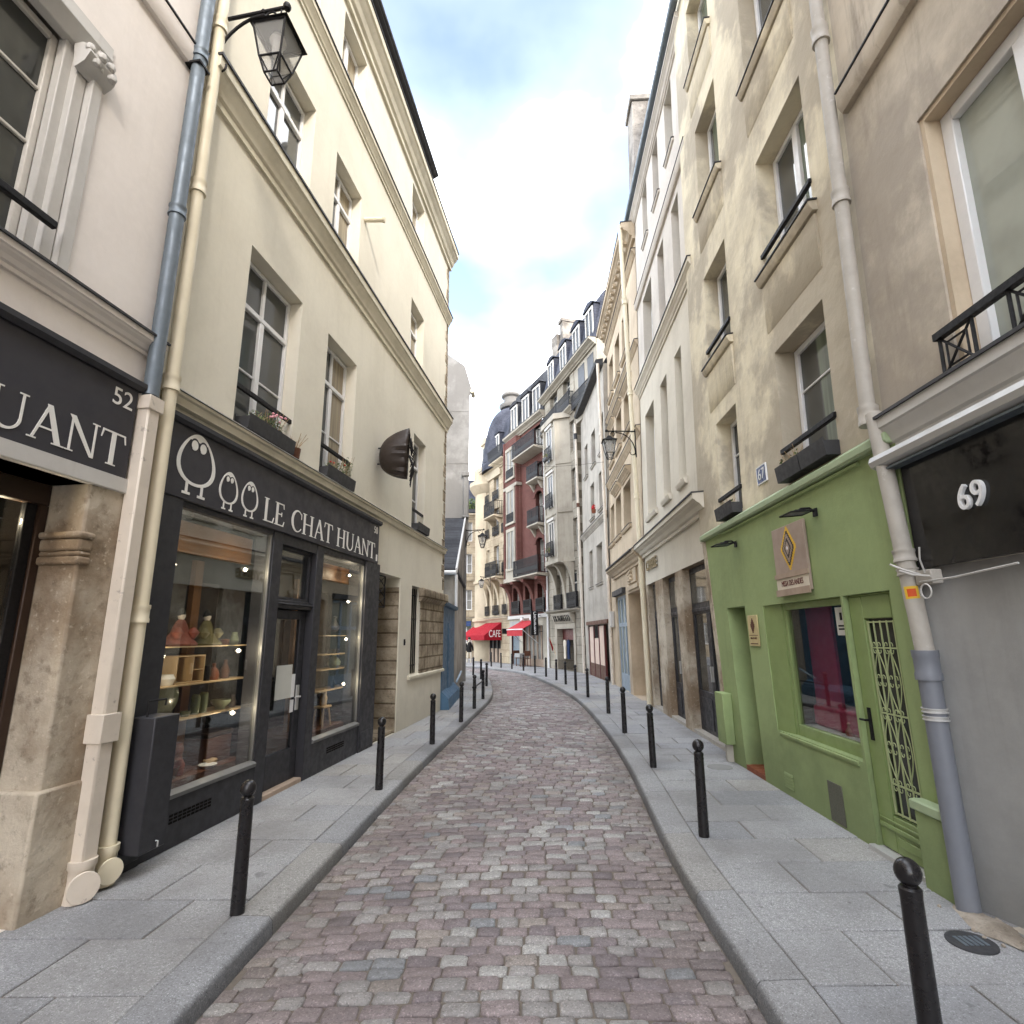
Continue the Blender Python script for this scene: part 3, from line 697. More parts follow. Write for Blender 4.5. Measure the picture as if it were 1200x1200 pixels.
def spot(fr, x, y, z, label):
    global SPOT
    if SPOT is None:
        SPOT = thing('spot_lamp', label, 'lamp', fr.w(x, y, z), fr.rz, 'lit spot lamps in the shop windows')
        obj('housing', MB().lathe([(.012, -.055), (.02, -.05), (.03, -.012), (.03, 0), (.025, 0)], 12, axis='y'), M['iron'], SPOT)
        pl_ = bpy.data.objects.new('spot_light', bpy.data.lights.new('spot_light', 'POINT')); COL.objects.link(pl_); pl_.parent = SPOT; pl_.location = (0, -.03, 0); pl_.data.energy = 1.5; pl_.data.color = (1, .82, .58); pl_.data.shadow_soft_size = .02
        obj('bulb', MB().lathe([(.0, .0), (.016, .0), (.014, .01), (.0, .014)], 12, axis='y'), M['bulb'], SPOT)
        return SPOT
    c = copy_tree(SPOT); c.location = fr.w(x, y, z); c.rotation_euler = (0, 0, fr.rz); c['label'] = label
    return c

# ------------------------------------------------------------------ left side
LF = Frame((-3.068, 4.594), 7.75, 9.58, 'L')
# --- nearest left house (number 52)
b0 = LF.thing('townhouse', 'nearest pinkish rendered house on the left with a dark fascia and worn stone pier', 'house')
H0 = [(-3.55, -1.12, 4.29, 6.42, .16), (-14, -.68, 0, 2.88, .36), (-6.6, -4.4, 4.29, 6.42, .25), (-3.5, -1.2, 7.6, 9.6, .25)]
obj('wall', wall_mesh(-14, -.22, 0, 19.5, H0, 6), M['pink'], b0)
cornice(b0, -14, -.24, 4.10, 4.27, .1, 'pink')
band(b0, -14, -.24, 7.2, 7.42, .07, 'pink', cap='lead')
# stone pier with an impost
pm = MB().box(-.69, -.26, -.03, .34, -.02, 2.93)
for z0_, z1_, k_ in ((2.28, 2.34, .03), (2.34, 2.38, .018), (2.38, 2.47, .024), (2.47, 2.52, .045)): pm.box(-.69 - k_, -.6, -.03 - k_ * .7, .3, z0_, z1_)
pm.box(-.73, -.27, -.055, .34, -.02, .78)
obj('stone_pier', pm, M['pier'], b0, .018, 2)
obj('lintel_board', MB().box(-14, -.3, -.06, .3, 2.88, 3.0), M['surround'], b0, .006)
# window with moulded surround, corbel and rail
sm = MB()
for k, (a, p) in enumerate(((0, .0), (.09, .02), (.16, .0))):
    sm.box(-1.13 - a - .085, -1.13 - a, -.022 + k * .055, .1 + k * .03, 4.29, 6.4 - a)
sm.prof(-3.55, -1.1, [(-.02, 6.4), (-.03, 6.3), (.05, 6.2), (.13, 6.2), (.13, 6.43), (-.02, 6.43)])
obj('window_surround', sm, M['surround'], b0, .006)
cm = MB()
cm.prof(-1.34, -1.1, [(-.02, 6.2), (-.08, 6.16), (-.1, 6.1), (-.06, 6.02), (.02, 5.97), (.06, 6.2)])
for k in range(9): cm.lathe([(0, -.035), (.03, -.02), (.036, 0), (.025, .03), (0, .04)], 8, (-1.32 + .026 * k, -.07 + .03 * math.sin(k * 1.7), 6.1 + .05 * math.cos(k * 2.1)))
obj('carved_corbel', cm, M['surround'], b0)
window(b0, -3.5, -1.36, 4.3, 6.22, .22, 2, .0, 3, 'framegrey', 'gp')
window(b0, -6.6, -4.4, 4.29, 6.42, .25, 2, 0, 3, 'framegrey', 'gp'); window(b0, -3.5, -1.2, 7.6, 9.6, .25, 2, 0, 3, 'framegrey', 'gp')
obj('guard_rail', MB().box(-3.5, -1.3, -.075, -.03, 4.56, 4.62).box(-3.5, -1.33, .02, .05, 4.32, 4.36), M['iron'], b0, .008)
sf0 = LF.thing('shopfront', 'dark shop window with brown timber frame left of the worn stone pier', 'shopfront', 0, 0)
m = MB().box(-.76, -.692, .28, .355, .14, 2.72).box(-4.4, -.692, .28, .355, 2.72, 2.88).box(-4.4, -.692, .27, .357, 0, .14).box(-4.4, -4.3, .28, .355, .14, 2.72)
obj('frame', m, M['darkwood'], sf0, .006); obj('black_trim', MB().box(-.84, -.76, .3, .35, .14, 2.72), M['iron'], sf0, .006)
obj('pane', MB().box(-4.3, -.84, .32, .328, .14, 2.72), M['shopglass'], sf0)
obj('interior', MB().add([(x, y, z) for x in (-4.4, -.69) for y in (.37, 1.8) for z in (.1, 2.87)], [(0, 1, 5, 4), (0, 2, 3, 1), (4, 5, 7, 6), (1, 3, 7, 5), (0, 4, 6, 2)][1:] + [(2, 6, 7, 3)]), M['dark'], sf0)
for z in (.93, 1.65): obj('display_shelf', MB().box(-2.4, -.9, .45, .8, z - .03, z), M['wood'], sf0)
tag(obj('cabinet', MB().box(-2.0, -.9, .9, 1.2, .2, 2.3).box(-1.98, -.92, .88, .9, 1.9, 2.2).box(-1.98, -.92, .88, .9, 1.2, 1.86), M['wood'], None, .01), 'warm wooden display cabinet behind the glass left of the stone pier', 'cabinet').matrix_world = Matrix.Translation(LF.o) @ Matrix.Rotation(LF.rz, 4, 'Z')
spot(LF, -.92, .46, 2.6, 'lit spot lamp at the top of the dark window left of the stone pier')
spot(LF, -.9, .46, 1.66, 'lit spot lamp halfway up the dark window left of the stone pier')

def owl(m, cx, z0, h, w):
    """emblem: egg outline thick at the foot, capped head, two round eyes, two feet"""
    n = 40; zb = z0 + h * .16; hh = h * .84
    def egg(q, k, dz, kz):
        x = math.sin(q) * w / 2 * k * (1 - .27 * math.cos(q)); z = zb + hh * (.5 + dz) + math.cos(q) * hh / 2 * kz; return (cx + x, z)
    o = [egg(2 * math.pi * i / n, 1, 0, 1) for i in range(n)]; i_ = [egg(2 * math.pi * i / n, .83, .018, .93) for i in range(n)]
    for k in range(n): m.poly([o[k], o[(k + 1) % n], i_[(k + 1) % n], i_[k]], -.005, 0)
    cap = [p for p in i_ if p[1] > zb + hh * .8]
    m.poly(sorted(cap), -.0048, 0)
    for s_ in (-1, 1):
        ex, ez, er = cx + s_ * w * .115, zb + hh * .76, w * .088
        m.poly([(ex + er * math.cos(2 * math.pi * k / 20), ez + er * 1.1 * math.sin(2 * math.pi * k / 20)) for k in range(20)], -.0055, 0)
        m.cur = 1; m.poly([(ex + er * 1.24 * math.cos(2 * math.pi * k / 20), ez + er * .25 + er * 1.3 * math.sin(2 * math.pi * k / 20)) for k in range(20)], -.0052, 0); m.cur = 0
        fx = cx + s_ * w * .2; m.poly(bx(fx - w * .03, fx + w * .03, z0 + h * .03, zb + hh * .035), -.0052, 0)
        m.poly(bx(fx - w * .1, fx + w * .1, z0, z0 + h * .038), -.0056, 0)
def fascia(label, x0, x1, z0, z1):
    t = LF.thing('shop_sign', label, 'shop sign', 0, -.06, 0)
    obj('panel', MB().box(x0, x1, 0, .06, z0, z1), M['signblack'], t, .004)
    obj('top_moulding', MB().prof(x0 - .02, x1 + .02, [(.06, z1), (-.02, z1), (-.05, z1 + .03), (-.05, z1 + .07), (.06, z1 + .09)]), M['black'], t)
    return t
s0 = fascia('dark fascia board numbered 52 with large white serif letters, nearest on the left', -6.2, -.42, 2.99, 3.74)
m = MB(); serif_text(m, 'LE CHAT HUANT', -3.45, 3.06, .265, -.47); m.add(*[[(p[0], p[1] - .003, p[2]) for p in text(MB(), '52', -.56, 0, 3.61, .2).v], text(MB(), '52', -.56, 0, 3.61, .2).f]) 
obj('lettering', m, M['letter'], s0)

# --- the cream house (number 50)
b1 = LF.thing('townhouse', 'cream rendered house on the left above the black shop with owl emblems', 'house')
H1 = [(.85, 2.0, 3.96, 6.16, .24), (2.75, 3.78, 3.96, 6.16, .24), (6.85, 7.75, 3.96, 6.14, .24),
      (.87, 1.93, 7.62, 9.28, .24), (2.62, 3.59, 7.62, 9.28, .24), (6.38, 7.34, 7.5, 9.2, .24),
      (.85, 1.8, 10.95, 12.1, .24), (2.56, 3.49, 10.95, 12.1, .24), (6.2, 7.13, 10.65, 12.1, .24),
      (0.0, 5.05, 0, 2.99, .3), (5.16, 6.3, 0, 2.88, .55), (7.02, 7.62, .97, 2.8, .3)]
obj('wall', wall_mesh(-.22, 9.58, 0, 13.2, H1, 7), M['cream'], b1)
m = MB().prof(-.1, 9.58, [(-.0, 3.82), (-.05, 3.83), (-.06, 3.9), (-.085, 3.91), (-.085, 3.94), (0, 3.97)])
o = obj('string_course', m, M['cream_trim'], b1); obj('zinc_capping', MB().prof(-.12, 9.6, [(0, 3.972), (-.1, 3.944), (-.1, 3.952), (0, 3.985)]), M['steel'], o)
cornice(b1, -.16, 9.62, 7.18, 7.6, .17, 'cream_trim')
cornice(b1, -.16, 9.62, 10.4, 10.68, .12, 'cream_trim')
cornice(b1, -.16, 9.66, 12.25, 12.82, .26, 'cream_trim')
obj('roof', MB().prof(-.22, 7.0, [(-.02, 12.9), (-.02, 13.25), (2.2, 16.2), (3.5, 16.2), (3.5, 12.9)]), M['slate'], b1)
obj('roof_eave', MB().prof(-.22, 6.95, [(-.28, 12.86), (-.34, 12.9), (-.36, 13.02), (-.3, 13.1), (.0, 13.16), (0, 12.86)]).tube([(-.22, -.33, 12.98), (6.97, -.33, 12.98)], .06, 12), M['lead'], b1)
wA = window(b1, .85, 2.0, 3.99, 6.15, .22, 2, .72, 1, 'frame', 'gp2'); wB = window(b1, 2.75, 3.78, 3.99, 6.15, .22, 2, .72, 1, 'frame', 'gp2'); wC = window(b1, 6.85, 7.75, 3.99, 6.13, .22, 2, .72, 1, 'frame', 'gp')
for wv, a, b in ((wA, .85, 2.0), (wB, 2.75, 3.78), (wC, 6.85, 7.75)): obj('window_rail', MB().box(a - .01, b + .01, .02, .055, 4.42, 4.48), M['iron'], wv, .006)
for a, b, c in ((.87, 1.93, 7.64), (2.62, 3.59, 7.64), (6.38, 7.34, 7.55)):
    wv = window(b1, a, b, c, 9.24 if a < 6 else 9.16, .22, 2, .7, 1, 'frame', 'gp2'); obj('sill_capping', MB().box(a + .01, b - .01, -.02, .1, c - .03, c - .01), M['lead'], wv)
for a, b in ((.85, 1.8), (2.56, 3.49), (6.2, 7.13)): window(b1, a, b, 10.97 if a < 6 else 10.68, 12.07, .22, 2, 0, 1, 'frame', 'gp2')
# recessed doorway beyond the shop
dm = MB().box(5.2, 6.28, .5, .545, 0, 2.12).box(5.2, 6.28, .5, .545, 2.2, 2.86)
for k in range(2): dm.box(5.3 + .5 * k, 5.68 + .5 * k, .485, .5, .2, .9).box(5.3 + .5 * k, 5.68 + .5 * k, .485, .5, 1.05, 2.0)
do = obj('door', dm, M['darkwood'], b1, .01); obj('handle', MB().lathe([(.012, 0), (.03, .02), (.03, .04), (.0, .055)], 12, (5.78, .48, 1.05), axis='y'), M['brass'], do)
obj('stone_jamb', MB().box(6.27, 6.3, .02, .52, .0, 2.7).box(5.17, 6.3, .05, .5, -.02, .06), M['rubble'], b1)
gm = MB(); gx0, gx1, gz0, gz1 = 5.2, 5.62, 2.28, 2.84
for (a, c, b, d) in ((gx0, gz0, gx0, gz1), (gx1, gz0, gx1, gz1), (gx0, gz0, gx1, gz0), (gx0, gz1, gx1, gz1)): gm.tube([(a, .06, c), (b, .06, d)], .014, 6)
for k in range(3):
    z = gz0 + (gz1 - gz0) * k / 3; z2 = gz0 + (gz1 - gz0) * (k + 1) / 3; gm.tube([(gx0, .06, z), (gx1, .06, z2)], .009, 5); gm.tube([(gx1, .06, z), (gx0, .06, z2)], .009, 5)
obj('lattice_grille', gm, M['iron'], b1)
# barred window and the bare stone corner
window(b1, 7.02, 7.62, .98, 2.79, .28, 1, 0, 1, 'framegrey', 'gp')
gm = MB()
for k in range(5): gm.box(7.08 + k * .12, 7.1 + k * .12, .07, .09, 1.0, 2.76)
for z in (1.15, 2.1, 2.6): gm.box(7.03, 7.61, .075, .085, z, z + .025)
obj('window_bars', gm, M['iron'], b1)
qm = MB().box(7.62, 9.55, -.025, .02, .98, 2.5)
qm.prof(7.5, 9.6, [(-.0, 2.48), (-.05, 2.5), (-.11, 2.56), (-.13, 2.6), (-.13, 2.76), (-.1, 2.79), (0, 2.79)])
obj('bare_stone_corner', qm, M['rubble'], b1, .012, 2)
obj('window_ledge', MB().prof(6.9, 9.6, [(.0, .9), (-.05, .91), (-.05, .96), (0, .99)]), M['cream_trim'], b1)
cm = MB()
for k in range(30): cm.box(9.33 + (0 if k % 2 else .1), 9.59, -.012, .1, 2.9 + .33 * k, 3.2 + .33 * k)
obj('stone_quoins', cm, M['rubble'], b1, .01)
t = LF.thing('overflow_pipe', 'short pale overflow pipe poking out of the cream wall below the third floor', 'pipe', 3.75, 0, 8.95)
obj('pipe', MB().tube([(0, .05, .03), (.0, -.38, -.02)], .045, 12), M['creampipe'], t)
obj('rim', MB().lathe([(.048, .33), (.054, .34), (.054, .37), (.04, .375)], 12, (0, 0, -.018), axis='y'), M['creampipe'], t)
tag(obj('door_bell', MB().box(6.6, 6.66, -.02, 0, 1.58, 1.7).box(6.615, 6.645, -.028, -.02, 1.62, 1.66), M['iron'], None, .004), 'small dark bell plate on the cream wall beside the recessed doorway', 'door bell').matrix_world = Matrix.Translation(LF.o) @ Matrix.Rotation(LF.rz, 4, 'Z')

# shopfront
sf = LF.thing('shopfront', 'black painted timber shopfront with two display windows and a glazed door', 'shopfront')
m = MB()
m.box(-.06, .24, -.05, .25, 0, 2.99); m.box(4.48, 5.07, -.05, .25, 0, 2.99)                     # pilasters
m.box(1.76, 1.96, -.03, .2, 0, 2.99); m.box(2.82, 3.01, -.03, .2, 0, 2.99)                       # door posts
m.box(.24, 1.76, -.03, .2, 0, .40); m.box(3.01, 4.48, -.03, .2, 0, .40)                          # stall risers
m.box(.24, 1.76, -.02, .2, 2.93, 2.99); m.box(3.01, 4.48, -.02, .2, 2.9, 2.99); m.box(1.96, 2.82, -.02, .2, 2.86, 2.99)
m.box(1.96, 2.82, .0, .14, 2.1, 2.2); m.box(1.96, 2.82, -.02, .02, 2.145, 2.165)
m.box(-.04, .22, -.065, -.05, .06, .3); m.box(4.52, 5.03, -.065, -.05, .06, .3)
obj('frame', m, M['black'], sf, .006)
vm = MB()
for x0 in (.55, 3.45):
    for r_ in range(3):
        for k in range(10): vm.box(x0 + k * .055, x0 + k * .055 + .04, -.034, -.028, .2 + r_ * .028, .217 + r_ * .028)
obj('air_vent', vm, M['dark'], sf)
def disp(x0, x1, z1):
    w_ = MB().prof(x0, x1, [(.02, .40), (-.05, .405), (-.055, .44), (-.03, .455), (.02, .47)])
    w_.box(x0, x0 + .022, -.012, .03, .47, z1); w_.box(x1 - .022, x1, -.012, .03, .47, z1)
    o = obj('display_window', w_, M['alu'], sf, .003); obj('pane', MB().box(x0 + .022, x1 - .022, .012, .02, .47, z1), M['shopglass'], o)
disp(.245, 1.755, 2.93); disp(3.015, 4.475, 2.9)
tm = MB().box(1.98, 2.02, .04, .1, 2.2, 2.86).box(2.76, 2.8, .04, .1, 2.2, 2.86).box(2.02, 2.76, .04, .1, 2.2, 2.24).box(2.02, 2.76, .04, .1, 2.82, 2.86)
o = obj('transom_window', tm, M['black'], sf, .004); obj('pane', MB().box(2.02, 2.76, .068, .074, 2.24, 2.82), M['shopglass'], o)
dm = MB().box(1.97, 2.13, .07, .12, .05, 2.09).box(2.68, 2.81, .07, .12, .05, 2.09).box(2.13, 2.68, .07, .12, .05, .42).box(2.13, 2.68, .07, .12, 1.98, 2.09)
do = obj('door', dm, M['black'], sf, .006); obj('pane', MB().box(2.13, 2.68, .09, .096, .42, 1.98), M['shopglass'], do)
obj('handle', MB().tube([(2.72, .07, 1.02), (2.72, .02, 1.02), (2.6, .02, 1.02)], .011, 8).box(2.69, 2.75, .055, .07, .86, 1.16), M['steel'], do)
obj('step', MB().box(1.96, 2.82, -.02, .2, -.02, .05), M['greywood'], sf, .008)
obj('notice', MB().box(2.24, 2.6, .086, .089, 1.02, 1.42), M['paper'], do); 
hm = MB().box(2.6, 2.68, .083, .086, 1.02, 1.3).box(2.6, 2.68, .083, .086, .84, .99); obj('opening_hours_sign', hm, M['white'], do)
m = MB().add([(x, y, z) for x in (0, 5.05) for y in (.21, 2.0) for z in (-.005, 2.98)], [(0, 2, 3, 1), (4, 5, 7, 6), (1, 3, 7, 5), (0, 4, 6, 2), (2, 6, 7, 3)])
obj('interior', m, M['dark'], sf)
obj('display_platform', MB().box(.25, 1.95, .21, 1.0, .02, .46).box(3.02, 5.0, .21, 1.0, .02, .46), M['brownwood'], sf)
for q_ in ((.6, 1.85, .3, .36, 2.6, 2.9), (1.36, 1.48, .62, .68, .46, 2.6), (3.5, 3.62, .6, .66, .46, 2.6), (3.6, 4.8, .3, .36, 2.62, 2.86)): obj('timber_post', MB().box(*q_), M['wood'], sf)
for z in (1.0, 1.32, 1.68): obj('shelf', MB().box(.45, 1.93, .22, .6, z - .012, z), M['palewood'], sf)
for z in (.98, 1.28, 1.5, 1.78): obj('shelf', MB().box(3.7, 4.95, .25, .55, z - .012, z), M['palewood'], sf)
obj('back_panel', MB().box(1.6, 2.1, .85, .89, .46, 2.4), M['darkwood'], sf); obj('back_panel', MB().box(4.3, 5.0, .85, .89, .46, 2.5), M['darkwood'], sf)
s1 = fascia('dark fascia board with three white owl emblems and a long row of white serif letters', -.08, 4.93, 2.99, 3.66)
for q_ in ((.33, 3.04, .6, .5), (.82, 3.02, .4, .29), (1.18, 3.02, .4, .29)): m = MB(); owl(m, *q_); obj('owl_emblem', m, [M['letter'], M['signblack']], s1)
m = MB(); serif_text(m, 'LE CHAT HUANT', 1.44, 3.05, .27, 4.76); text(m, '50', 4.77, -.003, 3.55, .17); m.box(4.82, 4.88, -.004, 0, 3.03, 3.14)
obj('lettering', m, M['letter'], s1)
# goods in the windows
GX = lambda x: .42 if x < 2 else .62
def good(name, label, cat, x, y, z, group=None): return LF.thing(name, label, cat, x + GX(x), y, z, group)
def doll(x, mat, label):
    t = good('doll', label, 'doll', x, .36, 1.68)
    obj('robe', MB().lathe([(.2, 0), (.21, .02), (.15, .07), (.1, .13), (.08, .19), (.05, .24), (.03, .26)], 14, sx=1.1, sy=.6).lathe([(.02, -.06), (.06, 0), (.02, .05)], 9, (-.11, -.06, .13)).lathe([(.02, -.06), (.06, 0), (.02, .05)], 9, (.11, -.06, .13)), M[mat], t)
    h = obj('head', MB().lathe([(.0, .24), (.018, .25), (.034, .28), (.036, .3), (.022, .33), (0, .34)], 12), M['skin'], t); obj('hair', MB().lathe([(.038, .295), (.042, .31), (.03, .345), (.012, .37), (0, .375)], 12, (0, .008, 0)), M['hair'], h)
doll(.48, 'silk', 'seated doll in a spreading pink robe on the upper shelf of the first shop window'); doll(.86, 'olive', 'seated doll in an olive robe on the upper shelf of the first shop window')
def pot(name, label, cat, x, y, z, prof, mat): o = obj(name, MB().lathe(prof, 18), M[mat]); tag(o, label, cat); o.location = LF.w(x + GX(x), y, z); o.rotation_euler = (0, 0, LF.rz); return o
t = good('display_box', 'open pale wooden box of pigeonholes on the middle shelf of the first shop window', 'box', .62, .4, 1.32)
m = MB().box(-.2, .2, .1, .12, 0, .27).box(-.2, .2, -.1, .12, .0, .015).box(-.2, .2, -.1, .12, .255, .27).box(-.2, -.185, -.1, .12, .015, .255).box(.185, .2, -.1, .12, .015, .255).box(.02, .035, -.1, .1, .015, .255).box(.035, .185, -.1, .1, .12, .13)
obj('case', m, M['palewood'], t, .003)
pot('teapot', 'amber glass pot beside the pigeonhole box in the first shop window', 'pot', 1.05, .36, 1.32, [(.0, 0), (.05, 0), (.06, .05), (.045, .1), (.018, .13), (.02, .17), (0, .175)], 'terracotta')
pot('bottle', 'brown bottle at the end of the middle shelf in the first shop window', 'bottle', 1.24, .36, 1.32, [(0, 0), (.045, 0), (.05, .09), (.02, .15), (.018, .2), (.0, .2)], 'brownwood')
o = obj('plate', MB().lathe([(0, .0), (.1, -.002), (.16, -.02), (.162, -.014), (.1, .012), (0, .014)], 28, axis='y'), M['ceramic']); tag(o, 'large celadon plate standing upright on the lower shelf of the first shop window', 'plate'); o.location = LF.w(.92, .42, 1.17); o.rotation_euler = (R(8), 0, LF.rz)
pot('vase', 'tall pale square-shouldered vase nearest the plate in the first shop window', 'vase', .82, .36, 1.0, [(0, 0), (.04, 0), (.045, .16), (.035, .18), (.03, .19), (.0, .18)], 'ceramic'); pot('vase', 'slightly taller pale vase standing second from the plate in the first shop window', 'vase', .94, .36, 1.0, [(0, 0), (.04, 0), (.042, .19), (.03, .205), (0, .2)], 'ceramic')
pot('bowl', 'pale footed bowl at the right of the lower shelf in the first shop window', 'bowl', 1.22, .36, 1.0, [(0, 0), (.05, 0), (.05, .02), (.1, .07), (.11, .1), (.1, .1), (.04, .04), (0, .03)], 'ceramic')
for k, (x, z, pr, mt, l) in enumerate((
    (.36, 1.0, [(0, 0), (.06, 0), (.09, .04), (.085, .04), (0, .015)], 'white', 'shallow white dish in front of the celadon plate in the first shop window'),
    (.66, 1.0, [(0, 0), (.035, 0), (.05, .05), (.045, .05), (0, .015)], 'ceramic', 'small celadon cup between the plate and the vases in the first shop window'),
    (1.4, 1.0, [(0, 0), (.03, 0), (.04, .06), (.02, .1), (.02, .13), (0, .13)], 'brownmetal', 'small dark flask at the far end of the lower shelf in the first shop window'),
    (.36, 1.32, [(0, 0), (.05, 0), (.07, .06), (.05, .1), (0, .1)], 'white', 'small white jar at the near end of the middle shelf in the first shop window'),
    (.92, 1.32, [(0, 0), (.03, 0), (.04, .1), (.025, .15), (0, .16)], 'iron', 'slim black bottle between the pigeonhole box and the amber pot'),
    (1.15, 1.68, [(0, 0), (.045, 0), (.05, .06), (.04, .065), (0, .05)], 'terracotta', 'small terracotta pot beside the dolls on the upper shelf'),
    (1.32, 1.68, [(0, 0), (.035, 0), (.055, .05), (.03, .12), (.035, .14), (0, .14)], 'ceramic', 'small celadon vase at the far end of the doll shelf'),
    (.32, .46, [(0, 0), (.05, 0), (.08, .05), (.07, .09), (0, .1)], 'gold', 'small gilded bowl at the near end of the first shop window floor'),
    (.66, .46, [(0, 0), (.04, 0), (.05, .1), (.03, .14), (0, .15)], 'silk', 'small pink jar on the floor of the first shop window'),
    (1.12, .46, [(0, 0), (.06, 0), (.07, .05), (.06, .06), (0, .055)], 'palewood', 'round pale wooden box on the floor before the brown chest'))): pot('pot', l, 'pot', x, .34, z, pr, mt)
pot('drum', 'small red round drum on the floor of the first shop window', 'drum', .78, .5, .46, [(0, 0), (.07, 0), (.09, .05), (.09, .09), (.07, .14), (0, .14)], 'terracotta'); pot('drum', 'red round drum stacked on the other drum in the first shop window', 'drum', .78, .5, .6, [(0, 0), (.06, 0), (.08, .05), (.08, .08), (.06, .13), (0, .13)], 'terracotta')
t = good('chest', 'brown wooden chest on the floor at the right of the first shop window', 'chest', 1.28, .5, .46); obj('body', MB().box(-.2, .2, -.14, .14, 0, .26), M['brownwood'], t, .01); obj('lid', MB().box(-.21, .21, -.15, .15, .262, .31), M['darkwood'], t, .01)
pot('dish', 'small white dish on the floor at the front of the first shop window', 'dish', 1.0, .28, .46, [(0, 0), (.05, 0), (.09, .03), (.085, .035), (0, .012)], 'white'); pot('basket', 'low brown basket on the floor at the near end of the first shop window', 'basket', .5, .42, .46, [(0, 0), (.14, 0), (.17, .1), (.16, .1), (.13, .02), (0, .015)], 'brownwood')
t = good('bird_figurine', 'dark bird figurine on the top shelf of the far shop window', 'figurine', 3.66, .36, 1.78); obj('body', MB().lathe([(0, .05), (.05, .07), (.085, .12), (.06, .17), (.03, .21), (.022, .26), (.035, .285), (.0, .31)], 12, sx=1.2), M['brownmetal'], t); obj('leg', MB().tube([(-.03, 0, 0), (-.03, 0, .07)], .006, 5), M['iron'], t); obj('leg', MB().tube([(.03, 0, 0), (.03, 0, .07)], .006, 5), M['iron'], t)
for k, w_ in enumerate(('first', 'second', 'third')): pot('cup', 'small dark cup, %s from the door in the row on the far shop window shelf' % w_, 'cup', 3.55 + .12 * k, .36, 1.5, [(0, 0), (.03, 0), (.042, .07), (.038, .07), (0, .01)], 'brownmetal')['group'] = 'small dark cups in a row'
pot('vase', 'round celadon vase with a narrow neck in the far shop window', 'vase', 3.72, .36, 1.28, [(0, 0), (.05, 0), (.1, .05), (.105, .1), (.06, .16), (.03, .175), (.035, .2), (0, .19)], 'ceramic')
pot('bottle', 'slim dark bottle on the lowest shelf of the far shop window', 'bottle', 3.72, .36, .98, [(0, 0), (.03, 0), (.035, .08), (.012, .12), (.012, .2), (0, .2)], 'iron'); pot('bowl', 'wide black bowl on the floor of the far shop window', 'bowl', 3.98, .4, .46, [(0, 0), (.1, 0), (.2, .1), (.21, .18), (.2, .18), (.1, .03), (0, .02)], 'iron')
t = good('stool', 'small pale wooden stool on the floor of the far shop window', 'stool', 3.42, .36, .46); obj('seat', MB().box(-.13, .13, -.09, .09, .26, .29), M['palewood'], t, .006)
for sx in (-1, 1):
    for sy in (-1, 1): obj('leg', MB().tube([(.08 * sx, .06 * sy, .26), (.13 * sx, .08 * sy, 0)], .014, 6), M['palewood'], t)
pot('wooden_figurine', 'pale turned wooden figurine standing on the small stool', 'figurine', 3.44, .36, .75, [(0, 0), (.05, 0), (.055, .12), (.04, .15), (.045, .19), (.025, .24), (0, .25)], 'palewood')
for x, y, z, l in ((.42, .13, 2.42, 'lit spot lamp near the top left of the first shop window'), (1.5, .13, 2.5, 'lit spot lamp at the top right of the first shop window'), (.42, .13, 1.6, 'lit spot lamp under the doll shelf at the near end of the first shop window'),
                   (1.52, .13, 1.62, 'lit spot lamp halfway up the right side of the first shop window'), (1.52, .13, .98, 'lit spot lamp low on the right side of the first shop window'),
                   (4.22, .13, 2.72, 'topmost lit spot lamp in the far shop window'), (4.22, .13, 2.3, 'second lit spot lamp from the top in the far shop window'), (4.22, .13, 1.72, 'third lit spot lamp from the top in the far shop window'), (4.22, .13, 1.05, 'lowest lit spot lamp in the far shop window')): spot(LF, x, y, z, l)
# pipes, meter box, lamp, hanging sign
t = pipe_thing(LF, -.335, -.09, 3.74, 19, .062, 'zinc', 'blue grey zinc downpipe running up the left corner above the numbered fascia', [(5.55, 1.2, .1, 'zinc'), (7.35, 1.2, .1, 'zinc')], brackets=(7.2,))
t = pipe_thing(LF, -.335, -.09, .24, 3.7, .062, 'pinkpipe', 'square pale pinkish downpipe between the stone pier and the round cream pipe', [(3.66, 1.25, .12, 'pinkpipe'), (1.12, 1.3, .2, 'pinkpipe')], rect=(.062, .06)); base_elbow(t, .066, 0, 'pinkpipe', R(-30))
t = pipe_thing(LF, -.135, -.09, .24, 19, .056, 'creampipe', 'round cream downpipe at the near edge of the black shopfront', [(1.95, 1.3, .14, 'creampipe'), (3.95, 1.3, .14, 'creampipe'), (6.0, 1.3, .14, 'creampipe'), (8.0, 1.3, .14, 'creampipe')]); base_elbow(t, .058, .02, 'creampipe', R(-22))
t = LF.thing('meter_box', 'tall black metal utility box at the near foot of the black shopfront', 'utility box', .09, -.17, .17)
obj('cabinet', MB().box(-.13, .14, -.1, .1, 0, .98), M['black'], t, .008); obj('hasp', MB().tube([(.03, -.1, .06), (.03, -.12, .06), (.03, -.12, .02)], .006, 6), M['steel'], t); obj('handle', MB().tube([(-.1, 0, .98), (-.1, 0, 1.1), (.06, -.02, 1.1), (.06, -.02, 1.05)], .009, 6), M['iron'], t)
lantern('wall_lantern', 'large black four-sided lantern on a curved bracket high on the near cream wall', LF.w(-.1, -.02, 8.13), LF.rz + R(180), .72, 1.12, .25)
t, f = flower_box(LF, 1.0, 1.95, -.0, 3.985, 'dark window box with pink flowers on the near first floor sill of the cream house', [(-.25, .12, 60, 0), (-.02, .2, 130, 6), (.2, .22, 130, 4)]); obj('flowers', f, M['pinkflower'], t)
t = LF.thing('flower_pot', 'small woven pot of dry stems at the far end of the pink flower box', 'flower pot', 2.08, -.01, 3.985); obj('pot', MB().lathe([(0, 0), (.06, 0), (.075, .13), (.065, .13), (0, .1)], 14), M['brownwood'], t)
